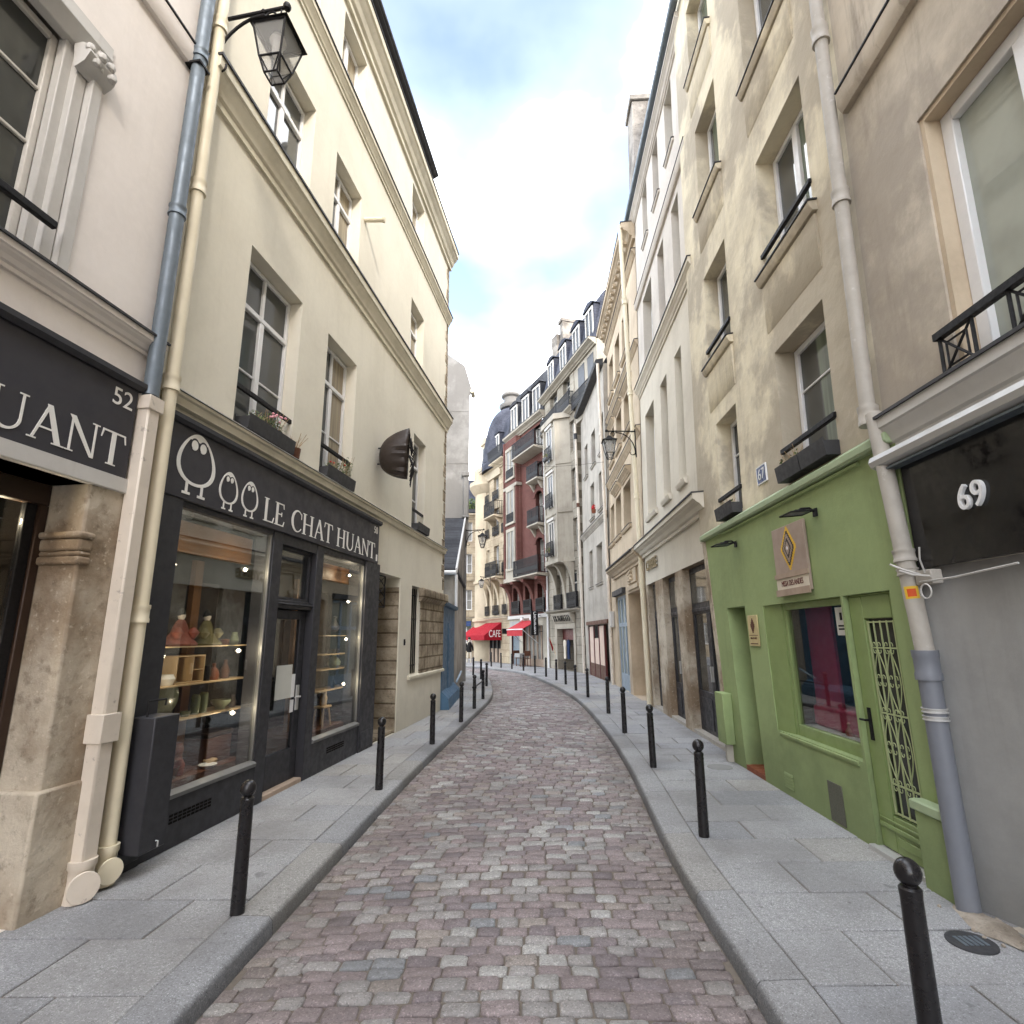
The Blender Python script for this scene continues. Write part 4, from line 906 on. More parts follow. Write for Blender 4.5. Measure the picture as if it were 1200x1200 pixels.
m = MB(); [m.tube([(rnd.uniform(-.03, .03), 0, .1), (rnd.uniform(-.16, .16), rnd.uniform(-.12, .05), rnd.uniform(.22, .34))], .003, 4) for _ in range(14)]; obj('stems', m, M['drystem'], t)
t, f = flower_box(LF, 2.85, 3.78, -.0, 3.985, 'dark window box of straggling plants on the second first floor sill of the cream house', [(-.25, .1, 40, 2), (.1, .22, 110, 1), (.32, .35, 110, 0)]); obj('flowers', f, M['redflower'], t)
t, f = flower_box(LF, 6.95, 7.8, -.04, 3.985, 'empty dark window box on the far first floor sill of the cream house', [])
t = thing('hanging_sign', 'dark brown owl shaped sheet metal shop sign on two iron rods over the pavement', 'shop sign', (-1.86, 9.42, 4.95), R(8))
prof = [(.43 * math.sin(R(a)) ** .6, -.52 * math.cos(R(a))) for a in range(4, 91, 7)]
n = 40; V = []; F = []
for i, (r, xx) in enumerate(prof):
    for k in range(n):
        q = 2 * math.pi * k / n; ear = max(0, math.cos(q - R(40)), math.cos(q + R(40))) ** 18 * .12 * (i / len(prof)) ** 2
        pl_ = .03 * math.sin(q * 17) * (max(0, i - 5) / 7) ; zz = r * math.cos(q); xk = xx * (1 - .12 * max(0, zz / .43) ** 1.2) + .03 * max(0, zz / .43); V.append((xk, (r * .72 + pl_) * math.sin(q), (r + pl_ + ear) * math.cos(q)))
for i in range(len(prof) - 1):
    for k in range(n): F.append((i * n + k, i * n + (k + 1) % n, (i + 1) * n + (k + 1) % n, (i + 1) * n + k))
F.append(list(range(n)))
o = obj('shell', MB().add(V, F), M['brownmetal'], t); sol = o.modifiers.new('thickness', 'SOLIDIFY'); sol.thickness = .012
wm = MB()
for s_ in (-1, 1):
    wm.tube([(.04, s_ * .13 + .11 * math.cos(R(a)), .16 + .11 * math.sin(R(a))) for a in range(0, 361, 20)], .011, 6, False); wm.tube([(.06, s_ * .13 + .05 * math.cos(R(a)), .16 + .05 * math.sin(R(a))) for a in range(0, 361, 30)], .01, 6, False)
    for k in range(4): wm.tube([(.0, s_ * .05, .0), (.09, s_ * (.08 + .05 * k), -.18 - .02 * k), (.04, s_ * (.06 + .07 * k), -.58 + .06 * k)], .009, 5)
    wm.tube([(0, s_ * .3, .1), (.1, s_ * .2, -.05), (.05, s_ * .28, -.3)], .01, 5)
wm.tube([(.05, 0, .14), (.12, 0, .04), (.06, 0, -.02)], .013, 6); wm.tube([(0, -.28, .3), (.05, 0, .2), (0, .28, .3)], .01, 5)
obj('wire_face', wm, M['iron'], t)
obj('fixing_rod', MB().tube([(-.42, .03, .13), (-.66, .08, .14)], .012, 6), M['iron'], t); obj('fixing_rod', MB().tube([(-.42, .03, -.17), (-.66, .08, -.16)], .012, 6), M['iron'], t)

# ------------------------------------------------------------------ right side, nearest: number 69 and the green shop (67)
RF = Frame((2.9931, 4.065), 1.49, 4.6, 'R')
def place(o, fr): o.matrix_world = Matrix.Translation(fr.o) @ Matrix.Rotation(fr.rz, 4, 'Z'); return o
b = RF.thing('townhouse', 'nearest stained grey beige house on the right above the black panel numbered 69', 'house')
HR = [(5.32, 6.75, 3.42, 5.46, .22), (5.0, 7.4, 7.2, 9.3, .22), (4.67, 30, 0, 2.2, .3)]
obj('wall', wall_mesh(4.53, 30, 0, 17.2, HR, 6), M['grey69'], b)  # unseen run behind the camera added, its length and height shaped to block sun
cornice(b, 4.53, 15, 3.12, 3.4, .12, 'surround')
band(b, 4.6, 15, 6.36, 6.58, .09, 'grey69', cap='lead')
obj('lower_wall', MB().add([(4.665, -.02, -.05), (5.0, .1, -.05), (30, .1, -.05), (30, .1, 2.2), (5.0, .1, 2.2), (4.665, -.02, 2.2)], [(0, 1, 4, 5), (1, 2, 3, 4)]), M['greywall'], b)
wv = window(b, 5.36, 6.71, 3.43, 5.42, .2, 2, 0, 0, 'frame', 'gp4', fw_=.1, proud=.07)
obj('window_lining', MB().box(5.32, 5.36, .02, .2, 3.43, 5.46).box(5.36, 6.71, .02, .2, 5.42, 5.46), M['tan3'], b)
window(b, 5.0, 7.4, 7.2, 9.3, .2, 2, 0, 1, 'frame', 'gp3')
m = MB().box(5.27, 7.5, -.1, -.05, 3.68, 3.73)
for k in range(8):
    x0 = 5.3 + k * .27; m.tube([(x0, -.075, 3.4), (x0, -.075, 3.69)], .012, 6)
    if k % 2 == 0:
        c = (x0 + .135, -.075, 3.545)
        for dx in (-.135, .135):
            for dz in (-.14, .14): m.tube([c, (c[0] + dx, c[1], c[2] + dz)], .009, 5)
        q = [(x0 + .05, 3.46), (x0 + .22, 3.46), (x0 + .22, 3.63), (x0 + .05, 3.63)]
        for i in range(4): m.tube([(q[i][0], -.075, q[i][1]), (q[(i + 1) % 4][0], -.075, q[(i + 1) % 4][1])], .008, 5)
obj('balcony_rail', m, M['iron'], b); batter(b)
t = RF.thing('shop_sign', 'glossy black fascia panel with white raised number 69', 'shop sign', 0, 0, 0)
obj('panel', MB().box(4.68, 12, -.035, -.002, 2.19, 2.97), paint('gloss_black_panel', lin(24, 23, 24), .15, .5, .2, .02), t, .004)
obj('house_number', text(MB(), '69', 5.29, -.048, 2.585, .235, .026, 1.05, .92, 0), M['white'], t)
t = RF.thing('roller_shutter_box', 'white rounded metal shutter casing above the black panel', 'shutter casing')
obj('casing', MB().prof(4.52, 12, [(-.002, 2.99), (-.1, 2.985), (-.15, 3.01), (-.165, 3.05), (-.15, 3.09), (-.1, 3.11), (-.002, 3.115)]), M['steel'], t)
obj('rain_lip', MB().box(4.54, 12, -.12, -.002, 2.965, 2.98), M['zinc'], t)
t = pipe_thing(RF, 4.5, -.205, 3.40, 18, .058, 'greypipe', 'tall pale grey downpipe between the cream upper wall and the stained house', [(3.46, 1.35, .16, 'greypipe'), (5.55, 1.3, .14, 'greypipe'), (7.4, 1.35, .18, 'greypipe')]); t.rotation_euler = (-.034, 0, RF.rz)
t = pipe_thing(RF, 4.80, -.09, 1.5, 3.46, .06, 'greypipe', 'scuffed grey pipe with a yellow sticker beside the green shop', [(2.3, 1.25, .09, 'greypipe'), (2.18, 1.2, .05, 'greypipe')]); t.rotation_euler = (0, -.068, RF.rz)
v = MB().tube([(0, 0, 1.92), (0, 0, 2.05)], .0608, 24, False); obj('sticker', MB().add(v.v, [f for f in v.f if True][:24]), M['greypipe'], t)
v = MB(); n = 10; A0 = -170
for k in range(n + 1):
    q = R(-80 + 85 * k / n); v.v += [(.0622 * math.cos(q), .0622 * math.sin(q), 1.98), (.0622 * math.cos(q), .0622 * math.sin(q), 2.07)]
v.f = [[2 * k, 2 * k + 2, 2 * k + 3, 2 * k + 1] for k in range(n)]; v.mi = [0] * n
st = obj('sticker', v, M['yellow'], t); v2 = MB(); v2.v = [(x * 1.012, y * 1.012, 1.995 + (z - 1.98) * .62) for x, y, z in v.v[4:18]]; v2.f = v.f[:6]; v2.mi = [0] * 6; obj('print', v2, M['orange'], st)
pipe_thing(RF, 4.70, -.1, -.02, 1.58, .068, 'pvc', 'dark grey plastic downpipe foot in front of the low green wall box', [(1.52, 1.22, .2, 'pvc'), (1.22, 1.15, .03, 'steel'), (1.17, 1.15, .03, 'steel')])
t = RF.thing('junction_box', 'small grey junction box with loose cables under the black panel', 'junction box', 4.8, -.06, 2.12)
obj('box', MB().box(-.07, .09, -.04, .04, -.05, .05), M['greypipe'], t, .006)
m = MB(); m.tube([(-.1, -.12, .06), (0, -.1, .02), (.1, -.05, 0)], .007, 6).tube([(-.22, -.1, .12), (-.1, -.1, .07), (0, -.045, .02)], .008, 6).tube([(.05, -.05, .03), (.08, -.09, .12), (.11, -.1, .2)], .006, 6)
m.tube([(.06 + .05 * math.sin(R(a)), -.07, -.1 + .05 * math.cos(R(a))) for a in range(0, 361, 24)], .006, 5, False).tube([(-.02, -.045, -.03), (.3, -.05, -.03), (.8, -.06, .0)], .007, 5)
obj('cable', m, M['surround'], t)

b = RF.thing('townhouse', 'weathered cream house above the green shop with sills and window boxes', 'house')
def hol(x0, x1, z0, z1, d=.28): return (x0, x1, z0, z1, d)
W67 = [hol(2.82, 3.88, 3.43, 4.95), hol(.75, 1.57, 3.38, 4.88), hol(2.75, 3.91, 5.99, 7.66), hol(.6, 1.58, 5.88, 7.52), hol(2.66, 3.85, 8.95, 10.8), hol(.6, 1.6, 8.78, 10.5), hol(2.7, 3.85, 11.85, 13.5), hol(.5, 1.55, 11.7, 13.4)]
obj('wall', wall_mesh(-.3, 4.53, 3.2, 17, W67, 6), M['beige67'], b)
for i, h in enumerate(W67):
    sill = None if i < 2 else (.09, .12, .09, 'beige67')
    wv = window(b, h[0] + .02, h[1] - .02, h[2] + .02, h[3] - .01, .26, 2 if i % 2 == 0 and i > 1 else 1, 0, 2 if i < 2 else 0, 'frame', ['gp3', 'gp'][i % 2] if i < 2 else 'gp3', sill, None, .07)
    if i < 4: obj('window_rail', MB().box(h[0] - .02, h[1] + .02, -.03, .02, h[2] + .27, h[2] + .33), M['iron'], wv, .008)
    if i >= 2: obj('apron', MB().prof(h[0] - .04, h[1] + .04, [(.01, h[2] - .75), (-.012, h[2] - .72), (-.03, h[2] - .12), (.01, h[2] - .12)]), M['beige67'], wv)
band(b, -.3, 4.53, 15.2, 15.45, .12, 'beige67', cap='lead'); batter(b)

SHX = lambda x, z: x + .34 * (1 - z / 3.2) * max(0, 1 - x / 2.6)
def shear(m): m.v = [(SHX(p[0], p[2]), p[1], p[2]) for p in m.v]; return m
g = RF.thing('shopfront', 'green painted shopfront with a deep set window, scrollwork door and sloping cap', 'shopfront', 0, -.03)
HG = [(.64, 1.32, 0, 2.1, .5), (1.9, 3.62, .66, 2.07, .14), (3.66, 4.32, 0.0, 2.07, .12)]
obj('wall', shear(wall_mesh(.06, 4.66, -.02, 3.2, HG, 4)), M['green'], g)
obj('cap', MB().prof(0.0, 4.66, [(.03, 3.18), (-.06, 3.18), (-.075, 3.2), (-.075, 3.26), (.03, 3.33)]), M['greenlt'], g, .006)
obj('cap_bead', MB().prof(.9, 4.2, [(.0, 3.13), (-.03, 3.14), (-.03, 3.165), (.0, 3.18)]), M['green'], g)
do = obj('side_door', shear(MB().box(.64, 1.32, .45, .49, .05, 2.1).box(.72, 1.24, .44, .45, .3, 1.0).box(.72, 1.24, .44, .45, 1.12, 1.98)), paint('dark_green_paint', lin(70, 84, 48), .5, .35, .2, .1), g)
obj('step', shear(MB().box(.645, 1.315, .0, .44, -.01, .06)), M['terracotta'], g)
wm = MB().box(1.9, 2.3, .06, .13, .66, 2.07).box(2.3, 2.36, .07, .13, .66, 2.07).box(3.52, 3.62, .07, .13, .66, 2.07).box(2.36, 3.52, .07, .13, 2.0, 2.07).box(2.36, 3.52, .07, .13, .66, .78)
wm.add([(1.902, .002, .662), (2.3, .06, .662), (2.3, .06, 2.068), (1.902, .002, 2.068)], [(0, 1, 2, 3)])
wo_ = obj('display_window', wm, M['greendoor'], g, .006); obj('pane', MB().box(2.36, 3.52, .1, .107, .78, 2.0), M['shopglass'], wo_)
obj('sill', MB().prof(2.05, 3.56, [(.1, .61), (-.008, .61), (-.014, .62), (-.014, .648), (.1, .67)]), M['green'], g, .003)
m = MB().add([(x, y, z) for x in (1.8, 4.5) for y in (.16, 1.6) for z in (.3, 2.3)], [(0, 2, 3, 1), (4, 5, 7, 6), (1, 3, 7, 5), (0, 4, 6, 2), (2, 6, 7, 3)])
obj('interior', m, M['dark'], g); obj('display_ledge', MB().box(2.3, 3.6, .15, .7, .70, .77), M['paper'], g)
obj('back_panel', MB().box(2.34, 2.85, .3, .33, .77, 2.1), M['curtainred'], g); obj('hanging_cloth', MB().box(2.36, 3.5, .24, .5, .772, 1.0), M['curtainred'], g, .03)
dm = MB().box(3.67, 3.86, .04, .1, .04, 2.05).box(4.24, 4.31, .04, .1, .04, 2.05).box(3.86, 4.24, .04, .1, 1.86, 2.05).box(3.66, 4.32, .045, .11, 2.05, 2.068).box(3.86, 4.24, .04, .1, .04, .31).box(3.9, 4.2, .03, .04, .1, .17).box(3.69, 4.29, .025, .04, .2, .235).box(3.69, 4.29, .03, .04, .255, .275)
do = obj('door', dm, M['greendoor'], g, .006); obj('pane', MB().box(3.86, 4.24, .085, .09, .31, 1.86), M['gp'], do)
gm = MB(); gx0, gx1 = 3.88, 4.22
for x in (gx0, gx1): gm.box(x - .006, x + .006, .052, .064, .33, 1.84)
for z in (.34, .56, 1.1, 1.62, 1.83): gm.box(gx0, gx1, .052, .064, z - .006, z + .006)
for k in range(1, 4): x = gx0 + (gx1 - gx0) * k / 4; gm.box(x - .004, x + .004, .05, .06, .33, 1.84)
for zc in (.84, 1.36):
    for k in range(2):
        xc = gx0 + (gx1 - gx0) * (.27 + .46 * k)
        for s_ in (-1, 1): gm.tube([(xc + s_ * .075 * math.sin(R(a)), .05, zc - .24 + .48 * a / 180) for a in range(0, 181, 15)], .0045, 5)
for zc in (.56, .84, 1.1, 1.36, 1.62):
    for k in range(2):
        xc = gx0 + (gx1 - gx0) * (.27 + .46 * k)
        for sx in (-1, 1):
            for sz in (-1, 1): gm.tube([(xc + sx * (.03 + .02 * math.cos(R(a)) * (1 - a / 500)), .048, zc + sz * (.026 + .022 * math.sin(R(a)) * (1 - a / 500))) for a in range(-30, 250, 28)], .0036, 5)
obj('grille', gm, M['greygrille'], do)
obj('handle', MB().box(3.73, 3.77, .03, .042, .86, 1.12).tube([(3.75, .03, 1.02), (3.75, -.01, 1.02), (3.68, -.01, 1.02)], .009, 6), M['iron'], do)
obj('threshold', MB().box(3.62, 4.36, -.05, .1, -.02, .035), M['steel'], g, .004)
obj('notice', MB().box(3.33, 3.51, .094, .097, 1.72, 1.98), M['paper'], g); obj('notice_print', MB().box(3.4, 3.44, .092, .094, 1.86, 1.93).box(3.36, 3.48, .092, .094, 1.8, 1.815).box(3.36, 3.48, .092, .094, 1.77, 1.785), M['iron'], g)
vm = MB().box(2.97, 3.22, -.008, .0, .02, .37); obj('cellar_grille', vm, paint('mesh_grey', lin(96, 96, 84), .7, .3, .5, .6, 0, 60), g, .01)
vm = MB()
for k in range(5): vm.prof(2.03, 2.24, [(0, .08 + k * .032), (-.012, .08 + k * .032), (-.002, .105 + k * .032), (0, .105 + k * .032)])
obj('louvre_vent', vm, M['green'], g)
obj('corner_strip', shear(MB().box(-.1, .06, -.01, .3, 0, 3.3)), M['pier'], g, .01)
t = RF.thing('wall_box', 'low green painted box against the wall right of the scrollwork door', 'wall box', 0, -.03, 0); obj('body', MB().box(4.34, 4.66, -.09, 0, -.02, .5), M['green'], t, .008); obj('lid', MB().box(4.32, 4.68, -.11, 0, .5, .57), M['greenlt'], t, .01)
t = RF.thing('utility_box', 'tall narrow green utility box at the far edge of the green shop', 'utility box', .42, -.1, 0); obj('cabinet', MB().box(-.17, .15, -.06, .07, .24, .92), M['green'], t, .008); obj('foot', MB().box(-.03, .03, -.02, .07, -.02, .24), M['greypipe'], t)
for i, (x, l) in enumerate(((1.32, 'thin black floodlight above the far part of the green shop'), (3.42, 'thin black floodlight above the glazed part of the green shop'))):
    if i == 0:
        FL = RF.thing('floodlight', l, 'floodlight', x, -.035, 2.93, 'floodlights on the green shop')
        m = MB(); q = [(-.12, -.08, 0), (.12, -.08, 0), (.12, -.3, -.015), (-.12, -.3, -.015)]
        for k in range(4): m.tube([q[k], q[(k + 1) % 4]], .009, 6)
        obj('frame', m, M['iron'], FL); obj('lens', MB().add(q, [(0, 1, 2, 3)]), M['zinc'], FL)
        obj('arm', MB().tube([(0, .0, .0), (0, -.06, .045), (0, -.14, .04), (0, -.2, -.0)], .012, 6).box(-.03, .03, -.02, .0, -.04, .04).box(-.05, .05, -.22, -.12, -.0, .022), M['iron'], FL)
    else: c = copy_tree(FL); c.location = RF.w(x + .0, -.035, 2.9); c['label'] = l
t = RF.thing('shop_sign', 'taupe board with a yellow and black diamond emblem on the green wall', 'shop sign', 2.83, -.035, 2.53)
obj('board', MB().box(-.36, .36, -.03, 0, -.36, .36), M['plywood'], t, .004); obj('rail', MB().box(-.37, .37, -.045, -.0305, -.2, -.15).box(-.37, .37, -.045, -.0305, -.39, -.32), M['greywood'], t)
def dia(m, cx, cz, rx, rz, n, y0, y1):
    P = []
    for a, c in (((0, 1), (1, 0)), ((1, 0), (0, -1)), ((0, -1), (-1, 0)), ((-1, 0), (0, 1))):
        for k in range(n):
            u, w = k / n, (k + 1) / n; p = (a[0] + (c[0] - a[0]) * u, a[1] + (c[1] - a[1]) * u); q = (a[0] + (c[0] - a[0]) * w, a[1] + (c[1] - a[1]) * w)
            P.append((cx + p[0] * rx, cz + p[1] * rz)); P.append((cx + (q[0] if abs(q[0]) > abs(p[0]) else p[0]) * rx, cz + (p[1] if abs(q[0]) > abs(p[0]) else q[1]) * rz))
    return m.poly(P, y0, y1)
em = MB(); em.cur = 0; dia(em, 0, .11, .17, .235, 9, -.033, -.0305); em.cur = 1; dia(em, 0, .11, .125, .185, 7, -.036, -.033); em.cur = 2; dia(em, 0, .11, .1, .15, 6, -.038, -.036); em.cur = 1; dia(em, 0, .11, .07, .105, 5, -.04, -.038); em.cur = 2; dia(em, 0, .11, .045, .068, 4, -.042, -.04); em.cur = 3; dia(em, 0, .11, .014, .02, 2, -.044, -.042)
obj('emblem', em, [M['yellow'], M['brownmetal'], M['plywood'], M['white']], t)
obj('lettering_panel', MB().box(-.355, .355, -.033, -.0305, -.318, -.202), M['whitecloth'], t); obj('lettering', text(MB(), 'MISSA DES ANDES', 0, -.035, -.262, .085, .003, .95, .74), M['oxblood'], t)
t = RF.thing('plaque', 'small gilded plaque with a diamond emblem between the alcove and the green window', 'plaque', 1.62, -.035, 1.78)
obj('plate', MB().box(-.15, .15, -.015, 0, -.19, .19), M['gold'], t, .004); pm = MB(); dia(pm, 0, .06, .06, .09, 4, -.018, -.0155); dia(pm, 0, .06, .018, .025, 2, -.02, -.018); obj('emblem', pm, [M['brownwood']], t)
m = MB().box(-.13, .13, -.017, -.0155, -.062, -.055); text(m, 'MISSA DES ANDES', 0, -.017, -.095, .034, .002, 1, .72); m.box(-.11, .11, -.017, -.0155, -.165, -.155); obj('lettering', m, M['brownwood'], t)
t = RF.thing('number_plate', 'blue enamel house number plate reading 67 on the weathered cream wall', 'number plate', 2.25, -.005, 3.64); t.location += RF.y * .016; obj('plate', MB().box(-.13, .13, -.015, 0, -.1, .1), M['blueenamel'], t, .004); obj('rim', MB().box(-.135, .135, -.018, -.0, .1, .112).box(-.135, .135, -.018, 0, -.112, -.1).box(-.135, -.123, -.018, 0, -.1, .1).box(.123, .135, -.018, 0, -.1, .1), M['white'], t); obj('number', text(MB(), '67', 0, -.018, 0, .19, .003), M['white'], t)
flower_box(RF, 2.9, 3.4, -.05, 3.34, 'dark window box of dry stems under the near window above the green cap', [(-.1, .1, 10, 0), (.08, .12, 12, 0)]); flower_box(RF, 3.42, 3.9, -.05, 3.34, 'empty dark window box beside the box of dry stems above the green cap', []); flower_box(RF, .9, 1.55, -.05, 3.33, 'dark window box under the far window above the green cap', [(.05, .08, 8, 0)])
t = RF.thing('rag_doll', 'pile of knitted dolls and cloth on the ledge inside the green framed window', 'cloth pile', 3.1, .25, .75)
m = MB()
for k in range(9): m.lathe([(0, 0), (.05, .01), (.055, .06), (.03, .1), (.04, .13), (.0, .17)], 9, (-.25 + .06 * k, rnd.uniform(-.06, .08), 0))
obj('cloth', m, M['silk'], t)
for x, mt, l in ((2.95, 'bluecloth', 'dark blue garment hanging at the left inside the green framed window'), (3.2, 'lead', 'grey garment hanging in the middle inside the green framed window'), (3.4, 'whitecloth', 'pale garment hanging at the right inside the green framed window')):
    t = RF.thing('garment', l, 'garment', x, .55, 1.0); m = MB().prof(-.03, .03, [(-.1, 0), (.1, 0), (.09, .6), (.13, .62), (.12, .85), (.04, .92), (-.04, .92), (-.12, .85), (-.13, .62), (-.09, .6)], 'y'); obj('cloth', m, M[mt], t, .01); obj('hanger', MB().tube([(0, 0, .92), (0, 0, 1.0)], .005, 5), M['iron'], t)

# ------------------------------------------------------------------ right side: pale house with the metal letters
P2 = Frame((3.2, 8.75), 2.5, 5.45, 'R')
b = P2.thing('townhouse', 'pale cream and white house between the green shop and the tan house', 'house')
X2 = lambda a, c: (5.45 - c, 5.45 - a)
f1 = [(3.78, 4.3), (2.43, 3.07), (.62, 1.7)]; f2 = [(4.05, 4.62), (2.65, 3.27), (.78, 1.9)]; f3 = [(3.85, 4.5), (2.5, 3.1), (1.12, 1.74)]
HL = [(a, c, 4.66, 7.37, .3) for a, c in f1]
HU = [(a, c, 8.62, 10.68, .3) for a, c in f2] + [(a, c, 12.1, 13.76, .3) for a, c in f3]
GH = [(3.6, 5.5, 0, 2.97, .45), (1.9, 3.05, 0, 2.97, .4), (.2, 1.1, 0, 2.97, .4)]
obj('lower_wall', wall_mesh(0, 5.5, 2.97, 8.25, HL, 6), M['white2'], b)
obj('upper_wall', wall_mesh(0, 5.5, 8.25, 14.1, HU, 6), M['white2b'], b)
obj('stone_pier', wall_mesh(0, 5.5, 0, 2.965, GH, 5, top=False), M['pier'], b, .0)
cornice(b, 0, 5.5, 3.68, 4.02, .27, 'white2', ends=.04); cornice(b, 0, 5.5, 8.14, 8.46, .14, 'white2', ends=.03); band(b, 0, 5.5, 10.9, 11.1, .09, 'white2b', cap='lead')
cornice(b, -.4, 5.6, 13.82, 14.1, .16, 'white2b', False)
for h in HL: window(b, h[0], h[1], 4.68, 7.35, .27, 1, 0, 2, 'frame', 'gp3')
for h in HU: window(b, h[0], h[1], h[2] + .02, h[3] - .02, .27, 1, 0, 1, 'frame', 'gp3', (.05, .07, .05, 'white2b'))
for h in HL: obj('sill', MB().prof(h[0] - .06, h[1] + .06, [(.0, 4.5), (-.05, 4.51), (-.08, 4.58), (-.08, 4.62), (0, 4.65)]), M['white2'], b)
obj('roof', MB().prof(0, 5.5, [(.1, 14.12), (1.0, 18.6), (3, 19.4), (6, 19.4), (6, 14.12)]), M['roofzinc'], b)
obj('gutter', MB().tube([(-.8, -.2, 14.2), (6.1, -.2, 14.2)], .085, 12), M['zinc'], b)
obj('chimney', MB().box(-.75, .1, .0, .9, 13.4, 18.3).box(-.82, .17, -.07, .97, 18.3, 18.5), M['grey_rubble'], b, .02)
for a, c, l in ((3.6, 5.5, 1), (1.9, 3.05, 2), (.2, 1.1, 1)):
    dm = MB(); n_ = 2 if c - a > .9 else 1; w_ = (c - a) / n_
    dm.box(a, c, .14, .2, 2.1, 2.96)
    for k in range(n_): dm.box(a + w_ * k, a + w_ * (k + 1), .14, .2, 0, .75).box(a + w_ * k, a + w_ * k + .1, .14, .2, .75, 2.1).box(a + w_ * (k + 1) - .1, a + w_ * (k + 1), .14, .2, .75, 2.1).box(a + w_ * k + .14, a + w_ * (k + 1) - .14, .125, .14, .14, .64)
    dm.box(a + .05, c - .05, .12, .14, 2.14, 2.2)
    do = obj('door', dm, M['black'], b, .006); obj('pane', MB().box(a + .08, c - .08, .165, .17, .75, 2.1).box(a + .1, c - .1, .13, .138, 2.3, 2.85), M['gp'], do); obj('handle', MB().box((a + c) / 2 + .03, (a + c) / 2 + .06, .09, .14, .95, 1.2), M['steel'], do)
    obj('step', MB().box(a, c, .0, .14, -.02, .06), M['greypipe'], b)
batter(b)
t = P2.thing('shop_sign', 'tarnished metal letters on the smooth pale band above the stone piers', 'shop sign', 0, 0, 0)
obj('lettering', text(MB(), 'CYBELE', .95, -.03, 3.4, .34, .03, 1.05, 1.0, .008), M['brass'], t)
t = pipe_thing(P2, -.12, -.07, 0, 13.9, .06, 'creampipe', 'cream downpipe between the stone piers and the arched doorway', [(3.0, 1.35, .16, 'creampipe'), (5.4, 1.3, .14, 'creampipe'), (8.4, 1.3, .14, 'creampipe'), (11.3, 1.4, .2, 'creampipe')])
L2N = lantern('wall_lantern', 'black lantern on a curved bracket above the arched doorway on the right', P2.w(-.05, -.02, 7.22), P2.rz + R(180), .72, 1.1, .16)

# ------------------------------------------------------------------ tan house with hooded doorway
P3 = Frame((3.44, 14.25), 1.75, 6.2, 'R'); X3 = lambda a, c: (4.75 - c, 4.75 - a)
b = P3.thing('townhouse', 'tan stone house with a dark hood above its arched doorway on the right', 'house')
H3 = [(3.2, 4.5, 4.95, 6.4, .35), (1.6, 2.7, 4.95, 6.4, .35), (3.65, 5.0, 7.95, 9.3, .35), (2.0, 3.1, 7.95, 9.3, .35), (.5, 1.5, 7.95, 9.3, .35),
      (3.6, 4.9, 10.6, 12.2, .35), (2.0, 3.0, 10.6, 12.2, .35), (.5, 1.5, 10.6, 12.2, .35), (.3, 1.2, 4.95, 6.4, .35)]
G3 = [X3(-.85, 1.15) + (0, 2.95, .8), X3(1.6, 3.6) + (0, 3.0, .2)]
obj('wall', wall_mesh(0, 6.2, 0, 13.8, H3 + G3, 6), M['tan3'], b)
for h in H3: window(b, h[0], h[1], h[2] + .02, h[3] - .02, .32, 1, 0, 1, 'framegrey', 'gp', (.08, .1, .09, 'tan3'))
for h in H3[2:5]: cornice(b, h[0] - .1, h[1] + .1, h[3] + .1, h[3] + .28, .12, 'tan3', True, 'window_hood')
for h in H3[:2]: cornice(b, h[0] - .12, h[1] + .12, h[3] + .12, h[3] + .36, .18, 'tan3', True, 'window_hood')
cornice(b, 0, 6.2, 7.2, 7.42, .12, 'tan3'); cornice(b, 0, 6.2, 9.85, 10.05, .1, 'tan3'); cornice(b, 0, 6.2, 12.85, 13.05, .12, 'tan3')
c3 = cornice(b, 0, 6.25, 13.35, 13.95, .42, 'tan3', True)
m = MB(); [m.box(.2 + k * .42, .36 + k * .42, -.3, 0, 13.5, 13.6) for k in range(14)]; obj('modillions', m, M['tan3'], c3)
m = MB().prof(.5, 5.0, [(-.05, 13.95), (-.05, 14.4), (.6, 15.4), (3, 15.6), (3, 13.95)]); obj('attic', m, M['roofzinc'], b)
m = MB().prof(-.02, .12, [(x, 13.95 + .9 * math.sqrt(max(0, 1 - ((x - 2.6) / 2.6) ** 2))) for x in [2.6 - 2.6 * math.cos(math.pi * k / 20) for k in range(21)]], 'y'); o = obj('curved_gable', m, M['tan3'], b)
cornice(b, 1.0, 6.2, 3.62, 3.98, .3, 'tan3'); o = obj('door_hood', MB().prof(1.2, 6.0, [(-.02, 3.99), (-.36, 3.93), (-.36, 3.97), (-.02, 4.12)]), M['lead'], b)
pm = MB().box(3.75, 5.45, -.06, .0, 3.02, 3.14).box(3.9, 5.2, -.05, 0, 3.2, 3.6)
for k in range(12): pm.lathe([(0, -.05), (.07, -.03), (.08, 0), (.05, .05), (0, .06)], 8, (4.5 + .18 * math.cos(k), -.06, 3.4 + .13 * math.sin(k * 1.7)))
obj('carved_panel', pm, M['tan3'], b)
do = obj('door', MB().box(G3[0][0], G3[0][1], .72, .78, 0, 2.95).box(G3[0][0] + .15, G3[0][0] + .85, .7, .72, .3, 2.6).box(G3[0][0] + 1.1, G3[0][0] + 1.85, .7, .72, .3, 2.6), M['greywood'], b)
bm_ = MB(); a, c = G3[1][0], G3[1][1]
for k in range(4): x = a + (c - a) * k / 3; bm_.box(max(a, x - .05), min(c, x + .05), .06, .14, 0, 3.0)
bm_.box(a, c, .065, .135, 0, .5).box(a, c, .065, .135, 2.0, 2.12).box(a, c, .065, .135, 2.9, 3.0)
batter(b)
bo = obj('blue_shop_window', bm_, M['bluedoor'], b, .006); obj('pane', MB().box(a, c, .1, .105, .5, 2.95), M['gp4'], bo)
obj('lintel_box', MB().box(a - .05, c + .05, -.12, .02, 3.02, 3.2), M['lead'], b, .01)
